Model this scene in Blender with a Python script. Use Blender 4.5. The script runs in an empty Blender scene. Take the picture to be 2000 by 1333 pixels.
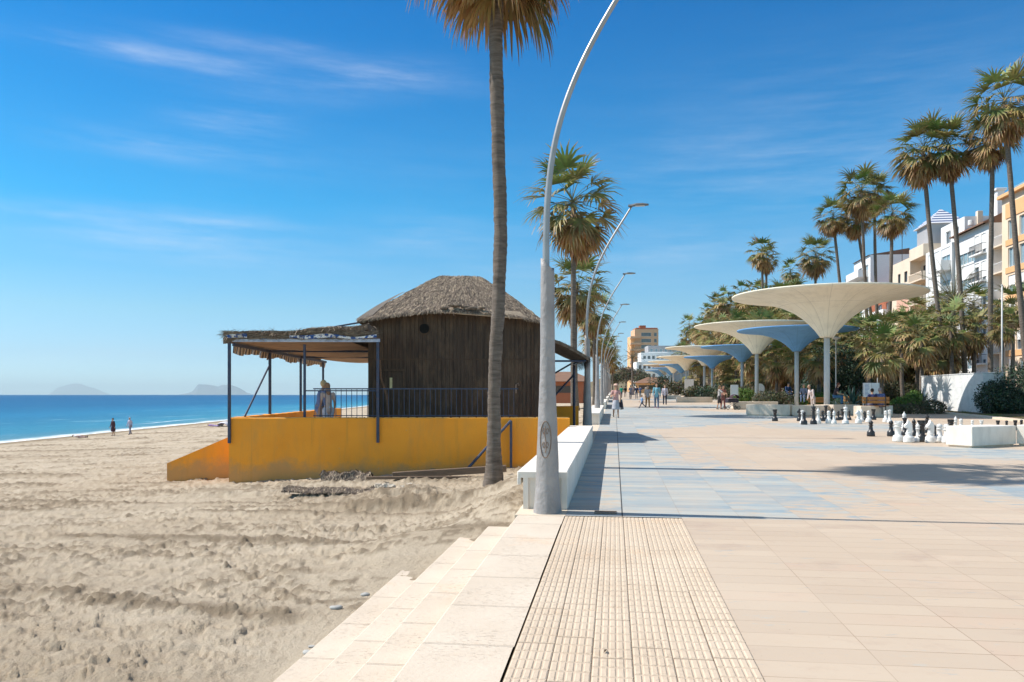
import bpy, bmesh, math, random
import numpy as np
from mathutils import Vector, Matrix, noise as mnoise
random.seed(7); np.random.seed(7)
R = math.radians
scene = bpy.context.scene
C = scene.collection

# ------------------------------------------------------------------ camera
F = 1556.0; TH = R(7.325); CT, ST = math.cos(TH), math.sin(TH); CAMH = 1.65; SL = 0.0102
cd = bpy.data.cameras.new('camera'); cam = bpy.data.objects.new('camera', cd); C.objects.link(cam)
cam.location = (0, 0, CAMH); cam.rotation_euler = (R(90), 0, TH)
cd.sensor_width = 36; cd.lens = 36 * F / 2000; cd.shift_y = 104.5 / 2000
cd.clip_start = 0.1; cd.clip_end = 90000
scene.camera = cam

# ------------------------------------------------------------------ sun, sky, exposure
SUN_EL = R(50); SUN_AZ = R(-87.6)          # azimuth measured from +Y towards +X
sd = bpy.data.lights.new('sun', 'SUN'); sun = bpy.data.objects.new('sun', sd); C.objects.link(sun)
sd.energy = 4.6; sd.angle = R(0.53); sd.color = (1, 0.95, 0.88)
sv = Vector((math.sin(SUN_AZ) * math.cos(SUN_EL), math.cos(SUN_AZ) * math.cos(SUN_EL), math.sin(SUN_EL)))
sun.rotation_euler = sv.to_track_quat('Z', 'Y').to_euler(); sun.location = (-20, 0, 40)
world = bpy.data.worlds.new('World'); scene.world = world; world.use_nodes = True
vs = scene.view_settings; vs.view_transform = 'Standard'; vs.look = 'None'; vs.gamma = 1; vs.exposure = 0.42
scene.cycles.max_bounces = 6; scene.cycles.diffuse_bounces = 4; scene.cycles.glossy_bounces = 2
scene.cycles.transparent_max_bounces = 6; scene.cycles.volume_bounces = 0
scene.cycles.use_adaptive_sampling = True; scene.cycles.adaptive_threshold = 0.02


class NT:
    def __init__(s, nt): s.nt = nt; s.n = nt.nodes; s.l = nt.links
    def new(s, t, **kw):
        n = s.n.new(t)
        for k, v in kw.items(): setattr(n, k, v)
        return n
    def put(s, sock, v):
        if v is None: return
        if hasattr(v, 'is_output'): s.l.new(v, sock)
        else:
            if isinstance(v, (tuple, list)) and len(v) == 3 and sock.type == 'RGBA': v = (*v, 1)
            sock.default_value = v
    def m(s, op, a, b=None, c=None, clamp=False):
        n = s.new('ShaderNodeMath', operation=op, use_clamp=clamp)
        s.put(n.inputs[0], a); s.put(n.inputs[1], b); s.put(n.inputs[2], c)
        return n.outputs[0]
    def mix(s, f, a, b, bt='MIX'):
        n = s.new('ShaderNodeMixRGB', blend_type=bt)
        s.put(n.inputs[0], f); s.put(n.inputs[1], a); s.put(n.inputs[2], b)
        return n.outputs[0]
    def noise(s, vec, scale, detail=4, rough=.55, out='Fac'):
        n = s.new('ShaderNodeTexNoise'); s.put(n.inputs['Vector'], vec)
        n.inputs['Scale'].default_value = scale; n.inputs['Detail'].default_value = detail
        n.inputs['Roughness'].default_value = rough
        return n.outputs[out]
    def ramp(s, f, stops):
        n = s.new('ShaderNodeValToRGB'); s.put(n.inputs[0], f)
        while len(n.color_ramp.elements) < len(stops): n.color_ramp.elements.new(1)
        for e, (p, c) in zip(n.color_ramp.elements, stops):
            e.position = p; e.color = (c, c, c, 1) if isinstance(c, (int, float)) else (*c, 1)
        return n.outputs[0]
    def mapping(s, vec, scale=(1, 1, 1), rot=(0, 0, 0), loc=(0, 0, 0)):
        n = s.new('ShaderNodeMapping'); s.put(n.inputs[0], vec)
        n.inputs['Scale'].default_value = scale; n.inputs['Rotation'].default_value = rot; n.inputs['Location'].default_value = loc
        return n.outputs[0]
    def sep(s, v):
        n = s.new('ShaderNodeSeparateXYZ'); s.put(n.inputs[0], v); return n.outputs
    def comb(s, x, y, z):
        n = s.new('ShaderNodeCombineXYZ'); s.put(n.inputs[0], x); s.put(n.inputs[1], y); s.put(n.inputs[2], z); return n.outputs[0]


def build_world():
    w = NT(world.node_tree); w.n.clear()
    out = w.new('ShaderNodeOutputWorld'); bg = w.new('ShaderNodeBackground')
    sky = w.new('ShaderNodeTexSky', sky_type='NISHITA'); sky.sun_disc = False
    sky.sun_elevation = SUN_EL; sky.sun_rotation = SUN_AZ; sky.air_density = 1.0; sky.dust_density = 0.3; sky.ozone_density = 2.5
    tc = w.new('ShaderNodeTexCoord'); x, y, z = w.sep(tc.outputs['Generated'])
    # colour grading of the sky by height above the horizon
    tint = w.ramp(w.m('MULTIPLY', z, 1.0, clamp=True), [(0.0, SKY_T[0]), (0.046, SKY_T[1]), (0.10, SKY_T[2]), (0.22, SKY_T[3]), (0.45, SKY_T[4]), (0.62, SKY_T[5])])
    col = w.mix(1.0, sky.outputs[0], w.mix(1.0, tint, (2.0, 2.0, 2.0), 'MULTIPLY'), 'MULTIPLY')
    col = w.mix(w.ramp(w.m('MULTIPLY', y, -1.0), [(.05, 0.), (.6, 1.)]), col, w.mix(1.0, col, (1.0, .78, .60), 'MULTIPLY'))   # added fill for shaded fronts: unseen sky behind the viewer warmed and brightened
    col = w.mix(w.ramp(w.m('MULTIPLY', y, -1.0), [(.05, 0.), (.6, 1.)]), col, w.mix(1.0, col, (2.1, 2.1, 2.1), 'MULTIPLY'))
    az = w.m('ARCTAN2', x, y); el = w.m('ARCSINE', z)
    v = w.comb(w.m('MULTIPLY', az, 5), w.m('ADD', w.m('MULTIPLY', el, 42), w.m('MULTIPLY', az, 1.2)), 0)
    n1 = w.noise(v, 1.1, 8, .62)
    n2 = w.noise(w.comb(w.m('MULTIPLY', az, 22), w.m('MULTIPLY', el, 110), 3), 1.0, 6, .65)
    st = w.m('MULTIPLY', w.ramp(n1, [(.38, 0.0), (.72, 1.0)]), w.ramp(n2, [(.25, .35), (.8, 1.0)]))
    acc = None
    for px, py, wx, wy, a in [(230, 97, 240, 14, .5), (330, 112, 150, 22, .55), (520, 92, 190, 15, .55), (770, 152, 150, 24, .85), (560, 170, 160, 40, .3), (455, 240, 95, 26, .7), (340, 290, 170, 20, .7),
                              (250, 440, 230, 34, .75), (430, 440, 110, 20, .6), (400, 490, 190, 26, .45), (700, 330, 500, 60, .12), (1700, 240, 380, 120, .38), (1500, 330, 260, 60, .3), (1350, 480, 300, 60, .35), (840, 455, 120, 34, .45), (1000, 520, 700, 60, .25), (180, 690, 260, 30, .3)]:
        u = (px - 1000) / F; a0 = math.atan(u) - TH; e0 = math.atan((771 - py) / math.hypot(F, px - 1000))
        g = w.m('ADD', w.m('POWER', w.m('DIVIDE', w.m('SUBTRACT', az, a0), wx / F), 2.0), w.m('POWER', w.m('DIVIDE', w.m('SUBTRACT', el, e0), wy / F), 2.0))
        g = w.m('MULTIPLY', w.m('EXPONENT', w.m('MULTIPLY', g, -1.0)), a)
        acc = g if acc is None else w.m('ADD', acc, g)
    fac = w.m('MULTIPLY', acc, w.m('ADD', w.m('MULTIPLY', st, .46), .05), clamp=True)
    col = w.mix(fac, col, (8.0, 8.4, 9.3))
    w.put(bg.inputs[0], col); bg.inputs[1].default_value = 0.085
    w.l.new(bg.outputs[0], out.inputs[0])
SKY_T = [(.44, .68, 1.0), (.34, .50, .70), (.33, .52, .61), (.07, .50, .68), (.0, .355, .63), (.78, .66, .56)]
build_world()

# ------------------------------------------------------------------ helpers
def g(Y): return SL * max(-50, min(Y, 260))
def at(px, d, py=771.0):
    u = (px - 1000) / F * d
    return Vector((u * CT - d * ST, u * ST + d * CT, CAMH + (771 - py) / F * d))
def gp(px, py):
    d = 30.0
    for _ in range(30):
        p = at(px, d, py); d += (p.z - g(p.y)) / ((py - 745) / F)
        d = max(1, d)
    p = at(px, d, py); p.z = g(p.y); return p


class MB:
    def __init__(s): s.v = []; s.f = []; s.c = []; s.cur = (1, 1, 1)
    def add(s, vs, fs):
        o = len(s.v); s.v += [tuple(q) for q in vs]; s.f += [tuple(i + o for i in q) for q in fs]; s.c += [s.cur] * len(vs); return s
    def quad(s, a, b, c, d): return s.add([a, b, c, d], [(0, 1, 2, 3)])
    def box(s, x0, x1, y0, y1, z0, z1, M=None):
        vs = [Vector(q) for q in ((x0, y0, z0), (x1, y0, z0), (x1, y1, z0), (x0, y1, z0), (x0, y0, z1), (x1, y0, z1), (x1, y1, z1), (x0, y1, z1))]
        if M is not None: vs = [M @ q for q in vs]
        return s.add(vs, [(3, 2, 1, 0), (4, 5, 6, 7), (0, 1, 5, 4), (1, 2, 6, 5), (2, 3, 7, 6), (3, 0, 4, 7)])
    def bbox(s, x0, x1, y0, y1, z0, z1, b=.02, M=None):
        """box with chamfered vertical and top edges"""
        pts = [(x0 + b, y0), (x1 - b, y0), (x1, y0 + b), (x1, y1 - b), (x1 - b, y1), (x0 + b, y1), (x0, y1 - b), (x0, y0 + b)]
        ins = [(x0 + 2 * b, y0 + b), (x1 - 2 * b, y0 + b), (x1 - b, y0 + 2 * b), (x1 - b, y1 - 2 * b), (x1 - 2 * b, y1 - b), (x0 + 2 * b, y1 - b), (x0 + b, y1 - 2 * b), (x0 + b, y0 + 2 * b)]
        vs = [Vector((*p, z0)) for p in pts] + [Vector((*p, z1 - b)) for p in pts] + [Vector((*p, z1)) for p in ins]
        if M is not None: vs = [M @ q for q in vs]
        fs = [tuple(range(7, -1, -1)), tuple(range(16, 24))]
        for k in range(8):
            j = (k + 1) % 8; fs += [(k, j, 8 + j, 8 + k), (8 + k, 8 + j, 16 + j, 16 + k)]
        return s.add(vs, fs)
    def prism(s, poly, z0, z1, M=None):
        n = len(poly); a = sum(poly[i][0] * poly[(i + 1) % n][1] - poly[(i + 1) % n][0] * poly[i][1] for i in range(n))
        if a < 0: poly = poly[::-1]
        vs = [Vector((p[0], p[1], z0)) for p in poly] + [Vector((p[0], p[1], z1)) for p in poly]
        if M is not None: vs = [M @ q for q in vs]
        return s.add(vs, [tuple(range(n - 1, -1, -1)), tuple(range(n, 2 * n))] + [(k, (k + 1) % n, n + (k + 1) % n, n + k) for k in range(n)])
    def tube(s, pts, rad, n=8, cap=True, flat=1.0):
        pts = [Vector(p) for p in pts]; m = len(pts)
        if not isinstance(rad, (list, tuple)): rad = [rad] * m
        vs = []; ref = None
        for i, p in enumerate(pts):
            t = (pts[min(i + 1, m - 1)] - pts[max(i - 1, 0)]).normalized()
            if ref is None:
                ref = t.cross(Vector((0, 1, 0)) if abs(t.y) < .9 else Vector((1, 0, 0))).normalized()
            a = (ref - t * ref.dot(t)).normalized(); b = t.cross(a); ref = a
            for k in range(n):
                q = 2 * math.pi * k / n; vs.append(p + a * math.cos(q) * rad[i] + b * math.sin(q) * rad[i] * flat)
        fs = [(i * n + k, i * n + (k + 1) % n, (i + 1) * n + (k + 1) % n, (i + 1) * n + k) for i in range(m - 1) for k in range(n)]
        if cap: fs += [tuple(range(n - 1, -1, -1)), tuple(range((m - 1) * n, m * n))]
        return s.add(vs, fs)
    def lathe(s, prof, n=16, c=(0, 0, 0), ph=0):
        vs = []; c = Vector(c)
        for r, z in prof:
            for k in range(n):
                q = 2 * math.pi * k / n + ph; vs.append(c + Vector((r * math.cos(q), r * math.sin(q), z)))
        m = len(prof)
        fs = [(i * n + k, i * n + (k + 1) % n, (i + 1) * n + (k + 1) % n, (i + 1) * n + k) for i in range(m - 1) for k in range(n)]
        fs += [tuple(range(n - 1, -1, -1)), tuple(range((m - 1) * n, m * n))]
        return s.add(vs, fs)
    def ball(s, c, r, n=8, sc=(1, 1, 1)):
        prof = [(math.sin(math.pi * i / n) * 1 + 1e-4, -math.cos(math.pi * i / n)) for i in range(n + 1)]
        vs = []; c = Vector(c); m = n + 1; k2 = n * 2
        for a, z in prof:
            for k in range(k2):
                q = 2 * math.pi * k / k2; vs.append(c + Vector((a * math.cos(q) * r * sc[0], a * math.sin(q) * r * sc[1], z * r * sc[2])))
        fs = [(i * k2 + k, i * k2 + (k + 1) % k2, (i + 1) * k2 + (k + 1) % k2, (i + 1) * k2 + k) for i in range(m - 1) for k in range(k2)]
        fs += [tuple(range(k2 - 1, -1, -1)), tuple(range((m - 1) * k2, m * k2))]
        return s.add(vs, fs)
    def mesh(s, name, m=None, smooth=False, tint=False):
        me = bpy.data.meshes.new(name); me.from_pydata(s.v, [], s.f)
        if smooth: me.polygons.foreach_set('use_smooth', [True] * len(me.polygons))
        if tint:
            a = me.color_attributes.new('tint', 'FLOAT_COLOR', 'POINT')
            a.data.foreach_set('color', np.array([(*c, 1) for c in s.c], dtype=np.float32).ravel())
        if m: me.materials.append(m)
        me.update(); return me
    def obj(s, name, m, parent=None, smooth=False, tint=False, loc=None):
        o = bpy.data.objects.new(name, s.mesh(name, m, smooth, tint)); C.objects.link(o)
        if parent: o.parent = parent
        if loc is not None: o.location = loc
        return o


def tag(o, label=None, cat=None, group=None, kind=None):
    if label: o['label'] = label
    if cat: o['category'] = cat
    if group: o['group'] = group
    if kind: o['kind'] = kind
    return o
def thing(name, label, cat, loc=(0, 0, 0), rz=0, group=None, sc=None):
    o = bpy.data.objects.new(name, None); C.objects.link(o); o.empty_display_size = .2
    o.location = loc; o.rotation_euler = (0, 0, rz)
    if sc: o.scale = sc if isinstance(sc, (tuple, list)) else (sc, sc, sc)
    return tag(o, label, cat, group)
def dup(root, loc, rz=0, label=None, group=None, sc=None):
    r = root.copy(); C.objects.link(r); r.location = loc; r.rotation_euler = (0, 0, rz)
    if sc: r.scale = sc if isinstance(sc, (tuple, list)) else (sc, sc, sc)
    if label: r['label'] = label
    if group: r['group'] = group
    for ch in list(root.children):
        c = ch.copy(); C.objects.link(c); c.parent = r
        for q in ch.children:
            d = q.copy(); C.objects.link(d); d.parent = c
    return r


def seam_mat(name, c1, c2, n=16):
    m = mat(name, c1, c2, 1.0, .75, .1, 20, stretch=(1, 1, .5), dirt=(tuple(x * .55 for x in c1), 1.6, (1, 1, .25), .38))
    t = NT(m.node_tree); b = t.n['Principled BSDF']; src = b.inputs['Base Color'].links[0].from_socket; x, y, z = t.sep(t.new('ShaderNodeTexCoord').outputs['Object'])
    r = t.m('SQRT', t.m('ADD', t.m('MULTIPLY', x, x), t.m('MULTIPLY', y, y))); a = t.m('FRACT', t.m('MULTIPLY', t.m('ARCTAN2', y, x), n / 6.28318)); d = t.m('MULTIPLY', t.m('ABSOLUTE', t.m('SUBTRACT', a, .5)), t.m('MULTIPLY', r, 6.28318 / n))
    s1 = t.m('LESS_THAN', d, .018); s2 = t.m('LESS_THAN', t.m('ABSOLUTE', t.m('SUBTRACT', r, 2.6)), .02)
    st = t.m('MULTIPLY', t.ramp(t.noise(t.comb(t.m('MULTIPLY', t.m('ARCTAN2', y, x), 14), t.m('MULTIPLY', r, .5), 0), 1.0, 5, .6), [(.5, 0.), (.75, 1.)]), .3)
    c = t.mix(st, src, tuple(x * .6 for x in c1)); c = t.mix(t.m('MULTIPLY', t.m('MAXIMUM', s1, s2), .35), c, tuple(x * .45 for x in c1)); t.put(b.inputs['Base Color'], c); return m
def mat(name, c1, c2=None, scale=3.0, rough=.75, bump=0., bscale=20., stretch=(1, 1, 1), spec=.3, tint=False, trans=0., metal=0., detail=5, contrast=(.3, .7), dirt=None, world_co=False):
    m = bpy.data.materials.new(name); m.use_nodes = True; t = NT(m.node_tree)
    b = t.n['Principled BSDF']; b.inputs['Roughness'].default_value = rough; b.inputs['Metallic'].default_value = metal
    b.inputs['Specular IOR Level'].default_value = spec
    co = t.new('ShaderNodeNewGeometry').outputs['Position'] if world_co else t.new('ShaderNodeTexCoord').outputs['Object']
    vec = t.mapping(co, stretch)
    if tint:
        a = t.new('ShaderNodeVertexColor', layer_name='tint'); base = a.outputs['Color']
        base = t.mix(1.0, base, t.mix(t.ramp(t.noise(vec, scale, 3), [(.3, 0.), (.7, 1.)]), (.75, .75, .75), (1.25, 1.25, 1.25)), 'MULTIPLY')
    else:
        base = c1
        if c2 is not None: base = t.mix(t.ramp(t.noise(vec, scale, detail), [(contrast[0], 0.), (contrast[1], 1.)]), c1, c2)
    if dirt:
        base = t.mix(t.m('MULTIPLY', t.ramp(t.noise(t.mapping(co, dirt[2]), dirt[1], 6, .7), [(.48, 0.), (.75, 1.)]), dirt[3]), base, dirt[0])
    t.put(b.inputs['Base Color'], base)
    if bump:
        bn = t.new('ShaderNodeBump'); bn.inputs['Strength'].default_value = bump; bn.inputs['Distance'].default_value = .02
        t.put(bn.inputs['Height'], t.noise(vec, bscale, 5, .6)); t.l.new(bn.outputs[0], b.inputs['Normal'])
    if trans:
        tr = t.new('ShaderNodeBsdfTranslucent'); t.put(tr.inputs[0], base); mx = t.new('ShaderNodeMixShader'); mx.inputs[0].default_value = trans
        t.l.new(b.outputs[0], mx.inputs[1]); t.l.new(tr.outputs[0], mx.inputs[2]); t.l.new(mx.outputs[0], t.n['Material Output'].inputs[0])
    return m


# value noise in numpy
_H = np.random.rand(512, 512)
def vn(x, y):
    xi = np.floor(x).astype(int); yi = np.floor(y).astype(int); fx = x - xi; fy = y - yi
    fx = fx * fx * (3 - 2 * fx); fy = fy * fy * (3 - 2 * fy)
    a = _H[xi & 511, yi & 511]; b = _H[(xi + 1) & 511, yi & 511]; c = _H[xi & 511, (yi + 1) & 511]; d = _H[(xi + 1) & 511, (yi + 1) & 511]
    return (a * (1 - fx) + b * fx) * (1 - fy) + (c * (1 - fx) + d * fx) * fy
def fbm(x, y, o=4, p=.5):
    s = 0; a = 1; t = 0
    for k in range(o): s = s + a * vn(x * 2 ** k + 17 * k, y * 2 ** k + 31 * k); t += a; a *= p
    return s / t
def sstep(a, b, x): t = np.clip((x - a) / (b - a), 0, 1); return t * t * (3 - 2 * t)
# ------------------------------------------------------------------ materials
M = {}
M['concrete_white'] = mat('concrete_white', (.84, .79, .71), (.76, .70, .61), 1.5, .7, .25, 30, dirt=((.45, .42, .37), 2.0, (1, 1, .35), .45))
M['concrete_grey'] = mat('concrete_grey', (.78, .66, .53), (.66, .55, .43), 1.2, .8, .3, 25, dirt=((.42, .34, .27), 2.5, (1.5, 1.5, .3), .5))
M['steel_blue'] = mat('steel_blue', (.035, .055, .10), (.06, .08, .13), 8, .5, .1, 60, dirt=((.20, .09, .04), 9, (1, 1, 1), .35))
M['lamp_sleeve'] = mat('lamp_sleeve', (.40, .375, .36), (.30, .28, .27), 4, .5, .9, 16, stretch=(1, 1, .8), metal=.1, dirt=((.20, .185, .18), 2.2, (1, 1, .4), .6))
M['lamp_pole'] = mat('lamp_pole', (.40, .39, .38), (.33, .32, .31), 5, .42, 0, metal=.5)
M['lamp_head'] = mat('lamp_head', (.13, .14, .15), None, rough=.5)
M['lens'] = mat('lens', (.55, .55, .5), None, rough=.2)
M['rust'] = mat('rust', (.30, .20, .14), (.20, .15, .12), 12, .8, .3, 40)
M['yellow_wall'] = mat('yellow_wall', (.97, .38, .038), (.90, .335, .032), 1.1, .85, .45, 35, dirt=((.62, .30, .08), 1.6, (1.4, 1.4, .35), .5))
def wall_wear(m):
    t = NT(m.node_tree); b = t.n['Principled BSDF']; src = b.inputs['Base Color'].links[0].from_socket; p = t.new('ShaderNodeNewGeometry').outputs['Position']; z = t.sep(p)[2]
    n = t.noise(p, 1.3, 7, .7); sp = t.m('MULTIPLY', t.m('SUBTRACT', t.m('ADD', -.32, t.m('MULTIPLY', t.m('SUBTRACT', n, .4), 1.3)), z), 3.0, clamp=True)
    c = t.mix(t.m('MULTIPLY', sp, .6), src, (.42, .27, .14))
    ch = t.m('MULTIPLY', t.ramp(t.noise(p, 5.5, 6, .75), [(.66, 0.), (.69, 1.)]), t.ramp(t.noise(p, .9, 3), [(.5, 0.), (.6, 1.)])); c = t.mix(t.m('MULTIPLY', ch, .7), c, (.55, .42, .28))
    lines = t.m('MULTIPLY', t.ramp(t.noise(t.mapping(p, (3.5, 3.5, .25)), 1.0, 4, .6), [(.62, 0.), (.72, 1.)]), .4); c = t.mix(lines, c, (.55, .25, .05)); t.put(b.inputs['Base Color'], c)
wall_wear(M['yellow_wall'])
M['yellow_top'] = mat('yellow_top', (.83, .52, .18), (.60, .33, .10), 5, .9, .5, 20)
M['hut_wood'] = mat('hut_wood', (.042, .028, .020), (.092, .060, .040), 2.2, .75, .6, 9, stretch=(5, 5, .5), dirt=((.26, .17, .10), 1.6, (1.2, 1.2, .5), .42))
M['hut_trim'] = mat('hut_trim', (.10, .062, .038), (.06, .038, .026), 4, .8, .4, 20)
M['black'] = mat('black', (.008, .008, .008), None, rough=.9)
M['thatch'] = mat('thatch', (.23, .175, .13), (.11, .085, .065), 9, .95, .8, 35, stretch=(2.2, 2.2, 1), tint=False, dirt=((.05, .04, .035), 3.0, (1, 1, 1), .5))
M['strand'] = mat('strand', None, None, 5, .95, tint=True)
M['board'] = mat('board', (.33, .23, .14), (.25, .17, .10), 4, .85, .3, 30)
M['stick'] = mat('stick', (.22, .12, .07), (.14, .08, .05), 6, .85, .4, 30)
M['stone'] = mat('stone', (.45, .44, .41), (.30, .30, .29), 7, .8, .4, 20)
M['rubble'] = mat('rubble', (.60, .53, .44), (.42, .36, .29), 6, .9, .5, 20)
M['awning'] = mat('awning', (.62, .47, .32), None, rough=.9)
M['blue_cloth'] = mat('blue_cloth', (.75, .75, .74), (.02, .09, .30), 7, .8, 0, contrast=(.46, .54), detail=2)
M['bluewhite'] = mat('bluewhite', (.55, .60, .68), (.30, .36, .48), 6, .6)
M['trunk'] = mat('trunk', (.23, .185, .15), (.10, .080, .064), 1.6, .95, 1.2, 6, stretch=(2.5, 2.5, 14), dirt=((.28, .23, .19), 1.3, (2, 2, .4), .5))
M['leaf'] = mat('leaf', None, None, 2.5, .55, tint=True, trans=.22, spec=.35)
M['shrub'] = mat('shrub', None, None, 2.0, .6, tint=True, trans=.15, spec=.3)
M['canopy_beige'] = seam_mat('canopy_beige', (.90, .83, .68), (.84, .77, .61))
M['canopy_blue'] = seam_mat('canopy_blue', (.14, .34, .62), (.11, .29, .56))
M['post'] = mat('post', (.62, .61, .59), (.52, .51, .49), 3, .6, .1, 20)
M['piece_white'] = mat('piece_white', (.78, .77, .74), (.70, .69, .66), 5, .4, 0, dirt=((.35, .33, .3), 5, (1, 1, 1), .35))
M['piece_black'] = mat('piece_black', (.018, .018, .02), (.03, .03, .032), 5, .38, 0, spec=.5)
M['bench_wood'] = mat('bench_wood', (.36, .17, .05), (.26, .12, .035), 5, .6, .2, 30, stretch=(1, 6, 6))
M['iron'] = mat('iron', (.03, .03, .03), None, rough=.5)
M['sign_white'] = mat('sign_white', (.75, .75, .73), (.68, .68, .67), 3, .5)
M['sign_ink'] = mat('sign_ink', (.12, .22, .42), None, rough=.6)
M['marble'] = mat('marble', (.80, .80, .78), (.68, .68, .67), 1.6, .6, .1, 10, dirt=((.42, .42, .40), 2.4, (1, 1, 2), .5))
M['soil'] = mat('soil', (.20, .13, .08), (.12, .08, .05), 1.5, .95, .6, 8, dirt=((.10, .13, .03), .6, (1, 1, 1), .7))
M['glass'] = mat('glass', (.05, .07, .09), (.12, .15, .18), .7, .12, 0, spec=.8)
M['glass_light'] = mat('glass_light', (.30, .42, .47), (.20, .30, .36), .5, .15, 0, spec=.8)
M['shutter'] = mat('shutter', (.84, .84, .83), (.76, .76, .76), 2, .6)
M['frame_white'] = mat('frame_white', (.75, .74, .72), None, rough=.5)
M['frame_dark'] = mat('frame_dark', (.09, .07, .06), None, rough=.5)
M['b_orange'] = mat('b_orange', (.78, .46, .23), (.74, .42, .20), .5, .85)
M['b_peach'] = mat('b_peach', (.84, .66, .49), (.79, .61, .44), .5, .85)
M['b_white'] = mat('b_white', (.88, .87, .85), (.82, .81, .79), .4, .85)
M['b_beige'] = mat('b_beige', (.80, .66, .51), (.74, .60, .46), .5, .85)
M['b_pink'] = mat('b_pink', (.70, .42, .31), (.64, .37, .27), .5, .85)
M['b_red'] = mat('b_red', (.42, .15, .08), (.36, .12, .06), .5, .85)
M['b_grey'] = mat('b_grey', (.42, .41, .42), (.35, .35, .36), .5, .85)
M['roof_tile'] = mat('roof_tile', (.26, .15, .10), (.18, .11, .08), 1.5, .9, .5, 3, stretch=(1, 6, 1))
M['rock_far'] = mat('rock_far', (.10, .13, .17), (.14, .17, .21), .004, .95)
M['hill'] = mat('hill', (.22, .16, .10), (.10, .10, .05), .03, .95, 0, detail=8)
M['earth'] = mat('earth', (.30, .25, .18), (.22, .18, .12), .05, .95)


def mat_sand():
    m = bpy.data.materials.new('sand'); m.use_nodes = True; t = NT(m.node_tree); b = t.n['Principled BSDF']
    p = t.new('ShaderNodeNewGeometry').outputs['Position']
    dry = t.mix(t.ramp(t.noise(p, .35, 6), [(.3, 0.), (.7, 1.)]), (.48, .40, .30), (.585, .50, .385))
    c = t.mix(t.ramp(t.noise(t.mapping(p, (.25, 1, 1)), .9, 5), [(.42, 0.), (.75, .55)]), dry, (.33, .25, .165))
    gr = t.noise(p, 90, 3, .8); c = t.mix(t.ramp(gr, [(.3, .35), (.62, 0.)]), c, (.28, .21, .14))
    a = t.new('ShaderNodeVertexColor', layer_name='tint'); tr, tg, tb = (lambda s: (s[0], s[1], s[2]))(t.new('ShaderNodeSeparateColor').outputs) if False else (None, None, None)
    sc = t.new('ShaderNodeSeparateColor'); t.l.new(a.outputs[0], sc.inputs[0])
    c = t.mix(t.m('MULTIPLY', sc.outputs[0], .85), c, (.22, .17, .115))     # moist turned-over sand, with footprint shading painted into its mottle
    c = t.mix(t.m('MULTIPLY', sc.outputs[1], .9), c, (.26, .20, .13))      # wet edge
    t.put(b.inputs['Base Color'], c); b.inputs['Roughness'].default_value = .95; b.inputs['Specular IOR Level'].default_value = .1
    bn = t.new('ShaderNodeBump'); bn.inputs['Strength'].default_value = .9; bn.inputs['Distance'].default_value = .06
    t.put(bn.inputs['Height'], t.m('ADD', t.noise(p, 9, 8, .7), t.m('MULTIPLY', t.noise(p, 60, 4, .7), .35))); t.l.new(bn.outputs[0], b.inputs['Normal'])
    return m
def mat_sea():
    m = bpy.data.materials.new('sea_water'); m.use_nodes = True; t = NT(m.node_tree); b = t.n['Principled BSDF']
    p = t.new('ShaderNodeNewGeometry').outputs['Position']; x, y, z = t.sep(p)
    s = t.m('SUBTRACT', t.m('MULTIPLY', t.m('ADD', x, t.m('MULTIPLY', y, .167)), -1.0), 41.0)     # metres out from the shore
    wob = t.m('MULTIPLY', t.m('SUBTRACT', t.noise(p, .05, 3), .5), 5.0)
    s2 = t.m('ADD', s, wob)
    dp = t.m('DIVIDE', s2, t.m('ADD', s2, 60.0), clamp=True)
    c = t.ramp(dp, [(0.0, (.15, .30, .33)), (.12, (.055, .26, .36)), (.45, (.022, .17, .31)), (.8, (.012, .10, .23)), (1, (.010, .075, .19))])
    pt = t.ramp(t.noise(t.mapping(p, (.012, .004, 1), (0, 0, R(-20))), 1.0, 6, .6), [(.38, 0.), (.62, 1.)])
    c = t.mix(t.m('MULTIPLY', pt, .35), c, (.008, .06, .17)); wl = t.m('MULTIPLY', t.ramp(t.noise(t.mapping(p, (.22, .05, 1), (0, 0, R(-10))), 1.0, 5, .7), [(.60, 0.), (.68, 1.)]), t.ramp(t.m('DIVIDE', s2, 260.0, clamp=True), [(0, .55), (1, .12)])); c = t.mix(wl, c, (.30, .50, .58))  # pale wave lines and glints painted into the water colour
    foam = t.m('MULTIPLY', t.ramp(t.m('MULTIPLY', s2, .45, clamp=True), [(0, 1.), (.25, .85), (1, 0.)]), t.ramp(t.noise(p, .7, 6, .7), [(.34, 0.), (.5, 1.)]))
    ridge = t.m('MULTIPLY', t.ramp(t.m('ABSOLUTE', t.m('SUBTRACT', s2, 7.0)), [(0, .8), (.5, 0.)]), t.ramp(t.noise(t.mapping(p, (.1, .03, 1)), 1.0, 3), [(.5, 0.), (.6, 1.)]))
    fm = t.m('ADD', foam, ridge, clamp=True)
    c = t.mix(fm, c, (.85, .88, .88))
    t.put(b.inputs['Base Color'], c); b.inputs['IOR'].default_value = 1.12
    t.put(b.inputs['Roughness'], t.m('ADD', .35, t.m('MULTIPLY', fm, .4)))
    h = t.m('ADD', t.noise(t.mapping(p, (.5, .16, 1), (0, 0, R(-12))), 1.0, 6, .65), t.m('MULTIPLY', t.noise(t.mapping(p, (2.2, .8, 1)), 1.0, 4), .25))
    bn = t.new('ShaderNodeBump'); bn.inputs['Strength'].default_value = 1.0; bn.inputs['Distance'].default_value = .5
    t.put(bn.inputs['Height'], h); t.l.new(bn.outputs[0], b.inputs['Normal'])
    return m
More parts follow.
